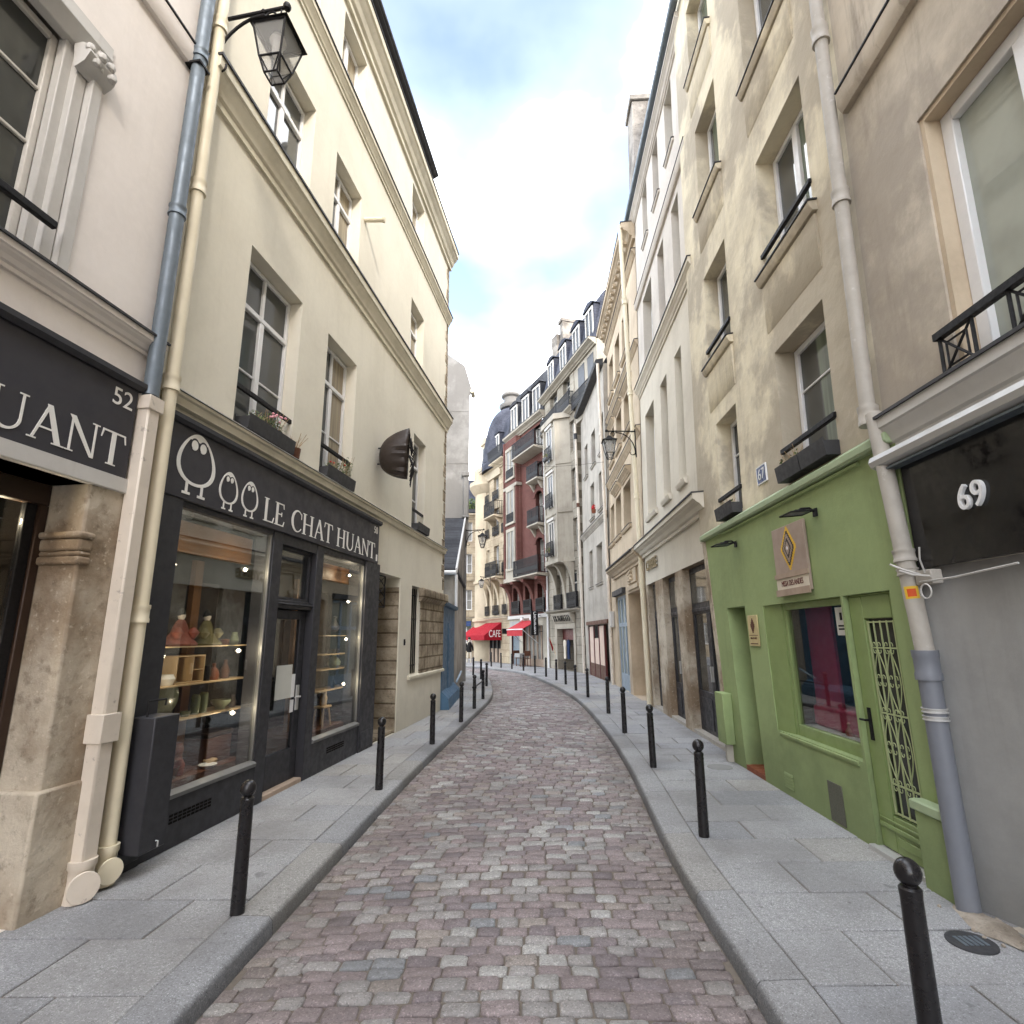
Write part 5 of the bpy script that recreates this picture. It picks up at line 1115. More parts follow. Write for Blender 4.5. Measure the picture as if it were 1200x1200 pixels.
pipe_thing(P3, .08, -.08, 0, 12.5, .06, 'pinkpipe', 'pale pinkish downpipe at the far edge of the tan house', [(3.0, 1.35, .16, 'pinkpipe'), (6.3, 1.3, .16, 'pinkpipe'), (9.5, 1.3, .16, 'pinkpipe')])
t = P3.thing('meter_box', 'pale grey meter box fixed beside the blue shop window', 'utility box', .5, -.07, 2.0); obj('cabinet', MB().box(-.2, .2, -.06, .06, 0, .55), M['surround'], t, .01); obj('door', MB().box(-.17, .17, -.068, -.061, .04, .5), M['framegrey'], t)

# ------------------------------------------------------------------ pale grey house with boarded shop
P4 = Frame((3.6, 20.5), -2.25, 5.75, 'R'); X4 = lambda a, c: (6.7 - c, 6.7 - a)
b = P4.thing('townhouse', 'narrow pale grey house with pink boarded shop and a string course on the right', 'house')
H4 = [X4(2.1, 3.3) + (3.75, 5.4, .3), X4(4.2, 5.0) + (3.75, 5.4, .3), X4(1.2, 2.1) + (9.0, 10.6, .3), X4(3.0, 3.9) + (9.0, 10.6, .3), X4(1.5, 2.4) + (6.7, 8.3, .3), X4(3.5, 4.4) + (6.7, 8.3, .3), X4(4.9, 5.7) + (9.0, 10.6, .3)]
obj('wall', wall_mesh(0, 5.75, 0, 12.6, H4 + [X4(1.5, 5.9) + (0, 2.15, .12)], 6), M['pale4'], b)
for h in H4: window(b, h[0], h[1], h[2] + .02, h[3] - .02, .28, 1, 0, 2, 'framegrey', 'gp', (.05, .08, .07, 'pale4'))
cornice(b, 0, 5.75, 6.15, 6.4, .13, 'pale4', True, 'string_course')
obj('eave', MB().prof(0, 5.8, [(0, 12.5), (-.3, 12.55), (-.35, 12.65), (-.3, 12.75), (0, 12.8)]), M['lead'], b)
obj('roof', MB().prof(0, 5.75, [(0, 12.6), (.1, 12.8), (2.2, 15.2), (4.5, 15.5), (4.5, 12.6)]), M['slate'], b)
batter(b, .02)
obj('shop_lintel', MB().box(.7, 5.3, -.06, .0, 2.16, 2.32), M['brownwood'], b, .01)
bm_ = MB()
for k in range(4): x = .85 + k * 1.12; bm_.box(x, x + .08, .02, .1, 0, 2.14)
obj('shop_posts', bm_, M['oxblood'], b)
hm = MB(); [hm.box(.95 + k * 1.12, 1.93 + k * 1.12, .05, .09, .55, 2.1 - (.5 if k == 1 else 0)) for k in range(3)]; obj('hoarding', hm, M['boardpink'], b)
hm = MB(); [hm.box(.95 + k * 1.12, 1.93 + k * 1.12, .04, .1, 0, .54) for k in range(3)]; obj('stall_riser', hm, M['brownwood'], b)
obj('vent_panel', MB().box(2.1, 3.0, .06, .09, 1.62, 2.1), M['dark'], b)
t = pipe_thing(P4, -.05, -.1, 0, 12.3, .065, 'pinkpipe', 'rust streaked downpipe between the pale grey house and the bay windowed house', [(5.0, 1.35, .16, 'pinkpipe'), (8.0, 1.35, .2, 'brownwood'), (11.6, 1.5, .3, 'lead')])
t = P4.thing('flower_pot', 'small pot of red flowers hanging at an upper window of the pale grey house', 'flower pot', 3.9, -.1, 6.72); obj('pot', MB().lathe([(0, 0), (.08, 0), (.1, .15), (0, .15)], 10), M['terracotta'], t); m = MB().leafs((0, 0, .25), (.13, .1, .12), 40, .05, 3); obj('flowers', m, M['redflower'], t)

# ------------------------------------------------------------------ the bend: bay windowed limestone house
def rail_box(par, x0, x1, y0, z0, h, name='balcony_rail', sides=True, n=None):
    """iron balustrade standing y0 in front of the wall"""
    m = MB(); n = n or max(4, int((x1 - x0) / .13))
    m.box(x0, x1, y0 - .02, y0 + .02, z0 + h - .03, z0 + h); m.box(x0, x1, y0 - .012, y0 + .012, z0 + .05, z0 + .08); m.box(x0, x1, y0 - .012, y0 + .012, z0 + h * .55, z0 + h * .55 + .02)
    for k in range(n + 1): x = x0 + (x1 - x0) * k / n; m.box(x - .034, x + .034, y0 - .01, y0 + .01, z0, z0 + h)
    for k in range(n): x = x0 + (x1 - x0) * (k + .5) / n; m.box(x - .05, x + .03, y0 - .006, y0 + .006, z0 + h * .2, z0 + h * .45)
    if sides:
        for x in (x0, x1):
            m.box(x - .015, x + .015, y0, 0, z0 + h - .03, z0 + h); m.box(x - .012, x + .012, y0, 0, z0 + .05, z0 + .08)
            for k in range(4): m.box(x - .01, x + .01, y0 * (k + .5) / 4 - .01, y0 * (k + .5) / 4 + .01, z0, z0 + h)
    return obj(name, m, M['iron'], par)
def balcony(b, x0, x1, z, depth, h, mat, brackets=True):
    m = MB().prof(x0, x1, [(.0, z - .2), (-depth * .8, z - .13), (-depth, z - .08), (-depth, z), (0, z)])
    if brackets:
        for x in (x0 + .15, x1 - .3): m.prof(x, x + .15, [(0, z - .7), (-.08, z - .6), (-depth * .7, z - .19), (0, z - .19)])
    o = obj('balcony', m, M[mat], b); rail_box(o, x0 + .03, x1 - .03, -depth + .05, z, h); return o
def dormer(b, x, z, w, h, y, mat='slate'):
    m = MB().box(x - w / 2 - .12, x + w / 2 + .12, y, y + 1.6, z, z + h).prof(y - .1, y + 1.7, [(x - w / 2 - .2, z + h), (x + w / 2 + .2, z + h), (x + w / 2, z + h + .18), (x, z + h + .3), (x - w / 2, z + h + .18)], 'y')
    o = obj('dormer', m, M[mat], b); f = obj('frame', MB().box(x - w / 2, x - w / 2 + .06, y - .06, y, z + .1, z + h - .08).box(x + w / 2 - .06, x + w / 2, y - .06, y, z + .1, z + h - .08).box(x - w / 2 + .09, x + w / 2 - .09, y - .06, y, z + h - .2, z + h - .08).box(x - .04, x + .04, y - .05, y, z + .1, z + h - .2), M['framegrey'], o)
    obj('pane', MB().box(x - w / 2 + .05, x + w / 2 - .05, y - .02, y - .004, z + .1, z + h - .1), M['gpf'], o)
    return o
P5 = Frame((3.31, 26.4), -16, 4.75, 'R'); X5 = lambda a, c: (4.7 - c, 4.7 - a)
b = P5.thing('townhouse', 'limestone house with a projecting bay over an arched base on the right bend', 'house')
bx0, bx1 = X5(1.0, 3.3)
H5 = [X5(.5, 1.6) + (3.05, 4.9, .35), X5(2.6, 3.5) + (3.05, 4.9, .35), X5(1.1, 3.4) + (0, 2.05, 1.2)] + [X5(.15, .75) + (z, z + 1.7, .25) for z in (5.8, 8.4, 11.0)] + [X5(3.6, 4.2) + (z, z + 1.7, .25) for z in (5.8, 8.4, 11.0)] + [X5(.5, 1.5) + (14.0, 15.4, .3), X5(2.4, 3.6) + (14.0, 15.4, .3)]
obj('wall', wall_mesh(0, 4.75, 0, 15.6, H5, 7), M['lime5'], b)
for h in H5[:2] + H5[3:]: window(b, h[0], h[1], h[2] + .02, h[3] - .02, h[4] - .03, 2 if h[1] - h[0] > .8 else 1, .7, 1, 'framegrey', 'gpf')
for h in H5[:2]: rail_box(b, h[0] - .05, h[1] + .05, -.12, 3.08, .75)
bay = MB(); BY = .62
pl5 = [(bx0 - .25, 0), (bx0 + .2, -BY), (bx1 - .2, -BY), (bx1 + .25, 0)]
bay.prof(5.55, 13.0, pl5, 'z'); bay.prof(5.35, 5.55, [(bx0 - .35, 0), (bx0 + .15, -BY - .1), (bx1 - .15, -BY - .1), (bx1 + .35, 0)], 'z'); bay.prof(13.0, 13.3, [(bx0 - .4, 0), (bx0 + .12, -BY - .15), (bx1 - .12, -BY - .15), (bx1 + .4, 0)], 'z')
for z in (7.9, 10.5): bay.prof(z, z + .18, [(bx0 - .3, 0), (bx0 + .18, -BY - .05), (bx1 - .18, -BY - .05), (bx1 + .3, 0)], 'z')
for x in (bx0 + .2, bx1 - .38): bay.box(x, x + .18, -BY - .06, -BY, 5.6, 12.95)
bo = obj('bay', bay, M['lime5p'], b, angle=20)
for z in (5.75, 8.35, 10.95):
    w_ = MB(); xa, xb = bx0 + .75, bx1 - .75
    w_.box(xa, xa + .08, -BY - .04, -BY, z, z + 1.85).box(xb - .08, xb, -BY - .04, -BY, z, z + 1.85).box(xa + .08, xb - .08, -BY - .04, -BY, z + 1.75, z + 1.85).box((xa + xb) / 2 - .04, (xa + xb) / 2 + .04, -BY - .035, -BY, z, z + 1.75).box(xa - .1, xb + .1, -BY - .12, -BY, z + 1.87, z + 2.0)
    wo2 = obj('bay_window', w_, M['framegrey'], b); obj('pane', MB().box(xa + .04, xb - .04, -BY - .015, -BY - .003, z, z + 1.8), M['gpf'], wo2); rail_box(wo2, xa - .05, xb + .05, -BY - .18, z, .75, sides=False)
cb_ = MB()
for x in (bx0 - .2, (bx0 + bx1) / 2 - .12, bx1 - .02):
    pts = [(0, 3.0), (0, 5.35), (-BY, 5.35)] + [(-BY * (1 - math.sin(R(a))) , 5.3 - 2.2 * (1 - math.cos(R(a)))) for a in range(0, 91, 12)]
    obj('arched_corbel', MB().prof(x, x + .22, pts), M['lime5p'], b)
cornice(b, 0, 4.75, 13.1, 13.4, .3, 'lime5p'); obj('upper_wing', MB().box(4.752, 7.6, .02, 4, 12.3, 15.6), M['lime5p'], b); obj('wing_pane', MB().box(5.3, 6.1, .0, .018, 13.6, 15.1).box(6.5, 7.2, .0, .018, 13.6, 15.1), M['gpf'], b); cornice(b, 0, 7.6, 15.3, 15.65, .4, 'lime5p'); cornice(b, 0, 4.75, 2.85, 3.02, .3, 'lime5p')
rail_box(b, .1, 4.6, -.28, 13.42, .8); rail_box(b, 4.8, 7.5, -.2, 13.0, .8)
obj('roof', MB().prof(0, 7.6, [(-.1, 15.66), (.5, 18.2), (1.2, 18.8), (5, 19.0), (5, 15.66)]), M['slateblue'], b); dormer(b, 5.2, 15.9, .9, 1.7, .05, 'slateblue'); dormer(b, 6.9, 15.9, .9, 1.7, .05, 'slateblue'); dormer(b, 1.3, 15.9, .9, 1.7, .05, 'slateblue'); dormer(b, 3.3, 15.9, .9, 1.7, .05, 'slateblue')
obj('chimney', MB().box(.0, .5, 1.2, 2.6, 17, 21.0).box(-.05, .55, 1.1, 2.7, 21, 21.2), M['grey_rubble'], b)
xa, xb = X5(1.1, 3.4)
sm = MB().box(xa - .25, xb + .25, -.06, .0, 2.06, 2.32).box(xa - .25, xa, -.05, 0, 0, 2.06).box(xb, xb + .25, -.05, 0, 0, 2.06); obj('shop_surround', sm, M['lime5p'], b, .01)
obj('interior', MB().add([(x, y, z) for x in (xa, xb) for y in (.9, 1.0) for z in (0, 2.05)], [(0, 2, 3, 1), (4, 5, 7, 6), (0, 1, 5, 4)]), M['dark'], b)
obj('door_curtain', MB().box(xa + .02, xb - .02, .28, .3, 1.5, 2.04), M['oxblood'], b)
t = P5.thing('shop_sign', 'pale coved shop sign with dark brush lettering above the dark doorway on the bend', 'shop sign'); obj('cove', MB().prof(xa - .2, xb + .2, [(-.005, 2.34), (-.06, 2.34), (-.12, 2.42), (-.24, 2.6), (-.3, 2.84), (-.005, 2.84)]), M['lime5p'], t)
m = MB(); q = random.Random(5)
for k in range(11): x = xa + .05 + (xb - xa - .2) * k / 10; m.tube([(x, -.165, 2.44), (x + .1 + q.uniform(-.1, .1), -.255, 2.6), (x + .08, -.29, 2.72)], .022, 5); m.tube([(x - .02, -.21, 2.5 + q.uniform(0, .12)), (x + .16, -.23, 2.54 + q.uniform(0, .1))], .016, 5)
obj('lettering', m, M['iron'], t)
t = P5.thing('downpipe', 'white downpipe between the brick house and the bay windowed limestone house', 'downpipe', .02, -.08, 0); obj('pipe', MB().tube([(0, 0, 0), (0, 0, 14.5)], .06, 10), M['frame'], t); obj('collar', MB().lathe([(.06, 3), (.085, 3), (.085, 3.15), (.06, 3.15)], 10).lathe([(.06, 9), (.085, 9), (.085, 9.15), (.06, 9.15)], 10), M['frame'], t)
for x, mt, l in ((xa + .5, 'whitecloth', 'pale garment hanging at the left in the dark shop doorway'), (xa + 1.0, 'bluecloth', 'dark blue garment hanging in the middle of the dark shop doorway'), (xb - .35, 'bluedoor', 'pale blue garment hanging at the right edge of the dark shop doorway')):
    t = P5.thing('garment', l, 'garment', x, .2, .55); obj('cloth', MB().prof(-.03, .03, [(-.14, 0), (.14, 0), (.13, .6), (.2, .64), (.17, .88), (.05, .96), (-.05, .96), (-.17, .88), (-.2, .64), (-.13, .6)], 'y'), M[mt], t, .01); obj('hanger', MB().tube([(0, 0, .96), (0, 0, 1.06)], .008, 5), M['iron'], t)
t = P5.thing('flag', 'small red flag leaning out beside the dark shop doorway', 'flag', xa - .1, -.1, .75); obj('pole', MB().tube([(0, 0, 0), (-.1, -.3, .9)], .012, 6), M['palewood'], t); obj('cloth', MB().add([(-.04, -.11, .35), (-.1, -.3, .88), (.05, -.36, .72), (.06, -.2, .15)], [(0, 1, 2, 3)]), M['red'], t)
t, f = flower_box(P5, bx0 + .9, bx1 - .9, -BY - .28, 5.75, 'window box of green plants on the lowest bay window of the limestone house', [(-.2, .3, 80, 0), (.2, .3, 80, 0)])
t, f = flower_box(P5, bx0 + .9, bx1 - .9, -BY - .28, 10.95, 'window box of green plants on the top bay window of the limestone house', [(-.2, .25, 50, 0), (.2, .2, 50, 0)])

# ------------------------------------------------------------------ red brick house
P6 = Frame((2.05, 30.85), -24, 5.65, 'R'); X6 = lambda a, c: (5.65 - c, 5.65 - a)
b = P6.thing('brick_house', 'red brick house with pale stone balconies and a slate mansard roof on the bend', 'house')
Wr = [X6(.55, 1.5) + (z, z + 2.0, .35) for z in (5.35, 8.2, 11.0)]; Wr[2] = Wr[2][:3] + (12.0, .35)
H6 = Wr + [X6(.4, 1.7) + (12.9, 14.4, .3), X6(.6, 1.5) + (3.05, 4.7, .4), X6(2.3, 3.2) + (3.05, 4.7, .4), X6(4.0, 5.0) + (3.05, 4.7, .4), X6(.9, 3.6) + (0, 2.3, .35), X6(4.1, 5.3) + (0, 2.3, .25)]
obj('wall', wall_mesh(0, 5.65, 2.95, 15.0, H6, 7), M['brick'], b); obj('base_wall', wall_mesh(0, 5.65, 0, 2.95, H6, 6), M['lime5p'], b)
for h in H6[:7]: window(b, h[0], h[1], h[2] + .02, h[3] - .02, h[4] - .03, 2, 0, 2, 'framegrey', 'gpf2')
am = MB()
for h in Wr[:2]:
    xc = (h[0] + h[1]) / 2; r = (h[1] - h[0]) / 2
    for pl_ in arc(xc, h[3] - .3, (r + .22, .62), (r + .02, .34), 0, 180, 12): am.poly(pl_, -.06, .03)
obj('brick_arch', am, M['brick'], b)
lb0, lb1 = X6(3.55, 5.45)
obj('bay', MB().prof(5.3, 14.6, [(lb0 - .1, 0), (lb0, -.35), (lb1, -.35), (lb1 + .1, 0)], 'z').box(lb0 - .12, lb0 + .08, -.4, -.0, 5.3, 14.6), M['brick'], b)
for z, h in ((5.9, 2.4), (8.9, 2.1), (11.9, 1.9)):
    m = MB().box(lb0 + .35, lb0 + .5, -.42, -.35, z, z + h).box(lb1 - .35, lb1 - .2, -.42, -.35, z, z + h).box(lb0 + .35, lb1 - .2, -.43, -.35, z + h, z + h + .2).box(lb0 + .3, lb1 - .15, -.45, -.35, z - .14, z); xm = (lb0 + lb1) / 2 + .08
    m.box(xm - .06, xm + .06, -.41, -.35, z, z + h); o = obj('stone_window', m, M['lime5p'], b); obj('pane', MB().box(lb0 + .5, lb1 - .35, -.375, -.36, z, z + h), M['gpf2'], o)
    if z > 6: rail_box(o, lb0 + .5, lb1 - .35, -.44, z, .6, sides=False)
obj('stone_band', MB().box(lb0 - .1, lb1 + .15, -.44, 0, 5.05, 5.3).box(lb0 - .1, lb1 + .15, -.42, 0, 11.2, 11.4), M['lime5p'], b, .01)
obj('base_panel', MB().box(lb0 + .0, lb1, -.36, -.352, 5.3, 6.0).box(0.2, lb0, -.03, 0, 5.2, 5.32), M['lime5p'], b)
balcony(b, X6(.02, 3.4)[0], X6(.02, 3.4)[1], 5.2, .75, 1.0, 'lime5p', False); balcony(b, X6(.3, 1.8)[0], X6(.3, 1.8)[1], 8.15, .5, .95, 'lime5p'); balcony(b, X6(.3, 1.8)[0], X6(.3, 1.8)[1], 10.9, .5, .95, 'lime5p'); balcony(b, X6(.02, 3.3)[0], X6(.02, 3.3)[1], 12.75, .8, 1.0, 'lime5p', False)
cb_ = MB()
for x in (.1, 1.75, 3.35, 5.2):
    cb_ = MB().prof(x, x + .35, [(0, 3.3), (0, 5.0), (-.7, 5.0), (-.7, 4.85)] + [(-.7 * (1 - math.sin(R(a))), 4.85 - 1.5 * (1 - math.cos(R(a)))) for a in range(10, 91, 16)]); obj('brick_corbel', cb_, M['brick'], b)
for h in H6[4:7]: rail_box(b, h[0] - .05, h[1] + .05, -.1, 3.05, .8)
cornice(b, 0, 5.65, 14.6, 15.05, .4, 'lime5p')
obj('roof', MB().prof(0, 5.65, [(-.1, 15.06), (.7, 18.3), (1.6, 19.2), (5, 19.4), (5, 15.06)]), M['slate'], b); dormer(b, 1.2, 15.2, 1.0, 1.9, .0); dormer(b, 3.0, 15.2, 1.0, 1.9, .0); dormer(b, 4.6, 15.2, 1.0, 1.9, .0)
obj('chimney', MB().box(4.9, 5.6, 1.0, 2.2, 17, 20.4), M['grey_rubble'], b)
sw = MB(); xa, xb = X6(.9, 3.6)
for k in range(6): x = xa + (xb - xa) * k / 5; sw.box(max(xa, x - .05), min(xb, x + .05), .15, .25, 0, 2.3)
sw.box(xa, xb, .155, .245, 0, .4)
o = obj('shop_window', sw, M['greywood'], b); obj('pane', MB().box(xa, xb, .2, .21, .4, 2.3), M['gpf2'], o); xc, xd = X6(4.1, 5.3); obj('roller_shutter', MB().box(xc, xd, .1, .16, 0, 1.8), M['zinc'], b); obj('shop_fascia', MB().box(xc - .1, xd + .1, -.05, .0, 1.85, 2.6), M['greywall'], b); obj('stone_course', MB().box(0, 5.65, -.12, 0, 2.75, 2.95), M['surround'], b)
t = P6.thing('awning', 'short faded red awning with a white edge over the pancake shop window', 'awning'); a0, a1 = X6(1.5, 3.7)
obj('canvas', MB().prof(a0, a1, [(-.0, 2.62), (-1.0, 2.12), (-1.0, 2.09), (0, 2.58)]), M['redpink'], t); obj('valance', MB().box(a0, a1, -1.015, -.995, 1.72, 2.06), M['redpink'], t); obj('front_bar', MB().tube([(a0 - .05, -1.0, 2.09), (a1 + .05, -1.0, 2.09)], .035, 8), M['frame'], t); obj('arm', MB().tube([(a1 - .02, -.98, 2.06), (a1 - .02, 0, 1.3)], .02, 6), M['frame'], t); obj('arm', MB().tube([(a0 + .02, -.98, 2.06), (a0 + .02, 0, 1.3)], .02, 6), M['frame'], t)
t = P6.thing('blade_sign', 'tall narrow black projecting sign with white vertical letters beside the red awning', 'shop sign', X6(.85, .95)[0], -.5, 1.75)
obj('panel', MB().box(-.05, .05, -.22, .22, 0, 1.35), M['iron'], t, .02); obj('bracket', MB().tube([(0, .3, 1.1), (0, .5, 1.1)], .02, 6).tube([(0, .3, .2), (0, .5, .2)], .02, 6), M['iron'], t)
v = MB()
for k, ch in enumerate('CREPES'):
    vv, ff = text_mesh(ch, .27, .006, 1, .004); v.add([(.053 + p[2], p[0], 1.2 - .21 * k + p[1]) for p in vv], ff)
obj('lettering', v, M['white'], t)
for k, x in enumerate((a0 + .5, a1 - .4)): 
    t = P6.thing('globe_lamp', ['round white globe lamp above the far end of the faded red awning', 'round white globe lamp above the near end of the faded red awning'][k], 'lamp', x, -.25, 2.68, 'globe lamps above the faded awning'); obj('globe', MB().lathe([(0, -.11), (.08, -.08), (.11, 0), (.08, .08), (0, .11)], 12), M['white'], t); obj('arm', MB().tube([(0, .25, .1), (0, .05, .12), (0, 0, .1)], .015, 6), M['iron'], t)
t = P6.thing('cafe_table', 'small dark table with cloth standing by the pancake shop window', 'table', a0 + 1.1, -.55, 0); obj('tabletop', MB().box(-.35, .35, -.3, .3, .68, .72), M['brownwood'], t, .01); obj('tablecloth', MB().box(-.36, .36, -.31, .31, .50, .725), M['greywall'], t, .01)
for sx in (-1, 1):
    for sy in (-1, 1): obj('leg', MB().box(.28 * sx - .02, .28 * sx + .02, .23 * sy - .02, .23 * sy + .02, 0, .68), M['brownwood'], t)
def chair(fr, x, y, rz, l):
    t = fr.thing('chair', l, 'chair', x, y, 0, 'wooden chairs at the small table'); t.rotation_euler[2] += rz
    obj('seat', MB().box(-.2, .2, -.2, .2, .43, .46), M['brownwood'], t, .01); obj('backrest', MB().box(-.2, .2, .17, .2, .6, .88).box(-.2, -.16, .17, .2, .46, .6).box(.16, .2, .17, .2, .46, .6), M['brownwood'], t, .005)
    for sx in (-1, 1):
        for sy in (-1, 1): obj('leg', MB().tube([(.17 * sx, .17 * sy, .43), (.18 * sx, .19 * sy, 0)], .018, 6), M['brownwood'], t)
chair(P6, a0 + .5, -.55, R(90), 'brown wooden chair on the far side of the small table'); chair(P6, a0 + 1.7, -.55, R(-90), 'brown wooden chair on the near side of the small table')

# ------------------------------------------------------------------ golden corner house with slate dome
P7 = Frame((-.25, 36.0), -25, 4.9, 'R'); X7 = lambda a, c: (4.9 - c, 4.9 - a)
b = P7.thing('corner_building', 'golden limestone corner building with a slate dome above a red corner awning', 'building')
H7 = [X7(.35, .9) + (z, z + 1.9, .3) for z in (3.1, 5.9, 8.6)] + [X7(1.6, 2.5) + (z, z + 2.0, .3) for z in (3.1, 5.9, 8.6, 11.2)] + [X7(3.3, 3.9) + (z, z + 1.9, .3) for z in (3.1, 5.9, 8.6, 11.2)] + [X7(1.4, 4.2) + (0, 2.2, .3)]
obj('wall', wall_mesh(0, 4.9, 0, 14.3, H7, 8), M['lime7'], b)
for h in H7[:-1]:
    wv = window(b, h[0], h[1], h[2] + .02, h[3] - .02, h[4] - .03, 2 if h[1] - h[0] > .7 else 1, 0, 1, 'frame', 'gpf2'); 
    rail_box(wv, h[0] - .05, h[1] + .05, -.1, h[2] + .02, .65, sides=False)
CX, CY = .0, .9   # rotunda at the far corner, in facade coordinates
rt_ = MB().lathe([(1.35, 0), (1.35, 2.7), (1.5, 2.75), (1.5, 2.95), (1.32, 3.0), (1.32, 5.4), (1.42, 5.45), (1.42, 5.65), (1.3, 5.7), (1.3, 12.2), (1.5, 12.4), (1.75, 12.8), (1.75, 13.1), (1.4, 13.2), (1.4, 14.2)], 28, (CX, CY, 0))
obj('rotunda', rt_, M['lime7p'], b, angle=25)
cornice(b, 0, 4.9, 13.4, 13.85, .4, 'lime7p'); cornice(b, 0, 4.9, 2.7, 2.95, .2, 'lime7p'); cornice(b, 0, 4.9, 5.5, 5.75, .2, 'lime7p')
obj('flank_wall', MB().box(-1.3, -.0, 1.0, 9, 0, 13.6), M['lime7'], b)
cb_ = MB()
for x in (.9, 1.9, 3.0, 4.2): obj('carved_corbel', MB().prof(x, x + .3, [(0, 3.2), (0, 5.5), (-.7, 5.5)] + [(-.7 * (1 - math.sin(R(a))), 5.4 - 1.9 * (1 - math.cos(R(a)))) for a in range(0, 91, 15)]), M['lime7p'], b)
balcony(b, X7(.3, 2.2)[0], X7(.3, 2.2)[1], 5.6, .85, 1.0, 'lime7p', False); balcony(b, X7(.9, 2.8)[0], X7(.9, 2.8)[1], 9.9, .7, 1.0, 'lime7p'); balcony(b, X7(.1, 2.9)[0], X7(.1, 2.9)[1], 13.85, .45, 1.0, 'lime7p', False)
obj('arched_gable', MB().prof(-.12, .2, [(2.3 + 1.5 * math.cos(math.pi * k / 14), 12.9 + 1.1 * math.sin(math.pi * k / 14)) for k in range(15)], 'y'), M['lime7p'], b)
obj('roof', MB().prof(0, 4.9, [(-.1, 14.3), (.6, 17.2), (1.6, 18), (6, 18), (6, 14.3)]), M['slateblue'], b); dormer(b, 3.0, 14.4, .9, 1.7, 0, 'slateblue')
DX, DY = 1.85, 1.75
dome = MB().lathe([(2.3, 13.6), (2.3, 14.0), (2.2, 14.2)] + [(2.2 * math.cos(R(a)) ** .75, 14.2 + 4.6 * math.sin(R(a)) ** 1.05) for a in range(6, 79, 6)] + [(.55, 19.0)], 32, (DX, DY, 0))
do = obj('dome', dome, M['slateblue'], b, angle=25)
obj('lantern', MB().lathe([(.85, 18.8), (.95, 18.95), (.95, 19.1), (.6, 19.15), (.58, 19.7), (.75, 19.8), (.78, 19.9), (.6, 20.15), (.36, 20.45), (.16, 20.8), (.08, 21.1), (.03, 21.9), (.0, 22)], 20, (DX, DY, 0)), M['gable'], do)
dm = MB().box(-.2, 1.0, .1, 1.8, 14.0, 16.2).prof(.0, 1.9, [(-.35, 16.2), (1.15, 16.2), (1.0, 16.45), (.4, 16.8), (-.2, 16.45)], 'y'); o = obj('dormer', dm, M['lime7p'], b); obj('pane', MB().box(.1, .7, .07, .095, 14.3, 15.9), M['gpf'], o)
a0, a1 = X7(1.2, 5.6)
obj('shop_window', MB().box(X7(1.4, 4.2)[0], X7(1.4, 4.2)[1], .2, .25, 0, 2.2), M['gpf'], b); m = MB(); [m.box(x, x + .12, .1, .2, 0, 2.2) for x in [X7(1.4, 4.2)[0] + .67 * k for k in range(5)]]; obj('shop_mullion', m, M['iron'], b); obj('shop_panel', MB().box(X7(1.4, 4.2)[0], X7(1.4, 4.2)[1], .14, .19, 0, .9), M['greywood'], b)
t = P7.thing('awning', 'large bright red cafe awning at the far street corner', 'awning'); Z0 = 2.62
obj('canvas', MB().prof(a0, a1, [(-.02, Z0), (-1.25, 1.78), (-1.25, 1.74), (-.02, Z0 - .05)]).add([(a1, -.02, Z0 - .02), (a1, -1.25, 1.76), (a1, -.02, 1.76)], [(0, 1, 2)]).add([(a0, -.02, Z0 - .02), (a0, -1.25, 1.76), (a0, -.02, 1.76)], [(0, 1, 2)]), M['red'], t)
obj('valance', MB().box(a0, a1, -1.27, -1.24, 1.46, 1.78).box(a1 - .015, a1 + .015, -1.24, -.02, 1.46, 1.78), M['red'], t)
v = MB(); vv, ff = text_mesh('CAFE', .58, .006, 1, 0); v.add([(a1 + .022 + p[2], -.52 + p[0] * .62, 1.86 + p[1] * 1.1) for p in vv], ff); obj('lettering', v, M['white'], t)
t = P7.thing('shop_sign', 'small dark hanging sign beside the corner cafe awning', 'shop sign', 4.78, -.25, 1.85); obj('panel', MB().box(-.04, .04, -.2, .18, 0, .34), M['iron'], t, .01); obj('bracket', MB().tube([(0, .18, .26), (0, .28, .26)], .02, 6), M['iron'], t)
c = copy_tree(L2N); c.location = P7.w(X7(1.0, 1.1)[0], -.86, 5.55); c.rotation_euler = (0, 0, P7.rz + R(180)); c['label'] = 'small black lantern below the carved balcony of the golden corner building'; c.scale = (.9, .9, .9)
t = P7.thing('flower_tub', 'dark shrub in a tub on the parapet of the golden corner building', 'plant tub', -.6, .2, 13.2); obj('tub', MB().lathe([(0, 0), (.25, 0), (.3, .35), (0, .35)], 12), M['lead'], t); obj('foliage', MB().leafs((0, 0, .8), (.5, .4, .55), 160, .12, 9), M['leaf'], t)

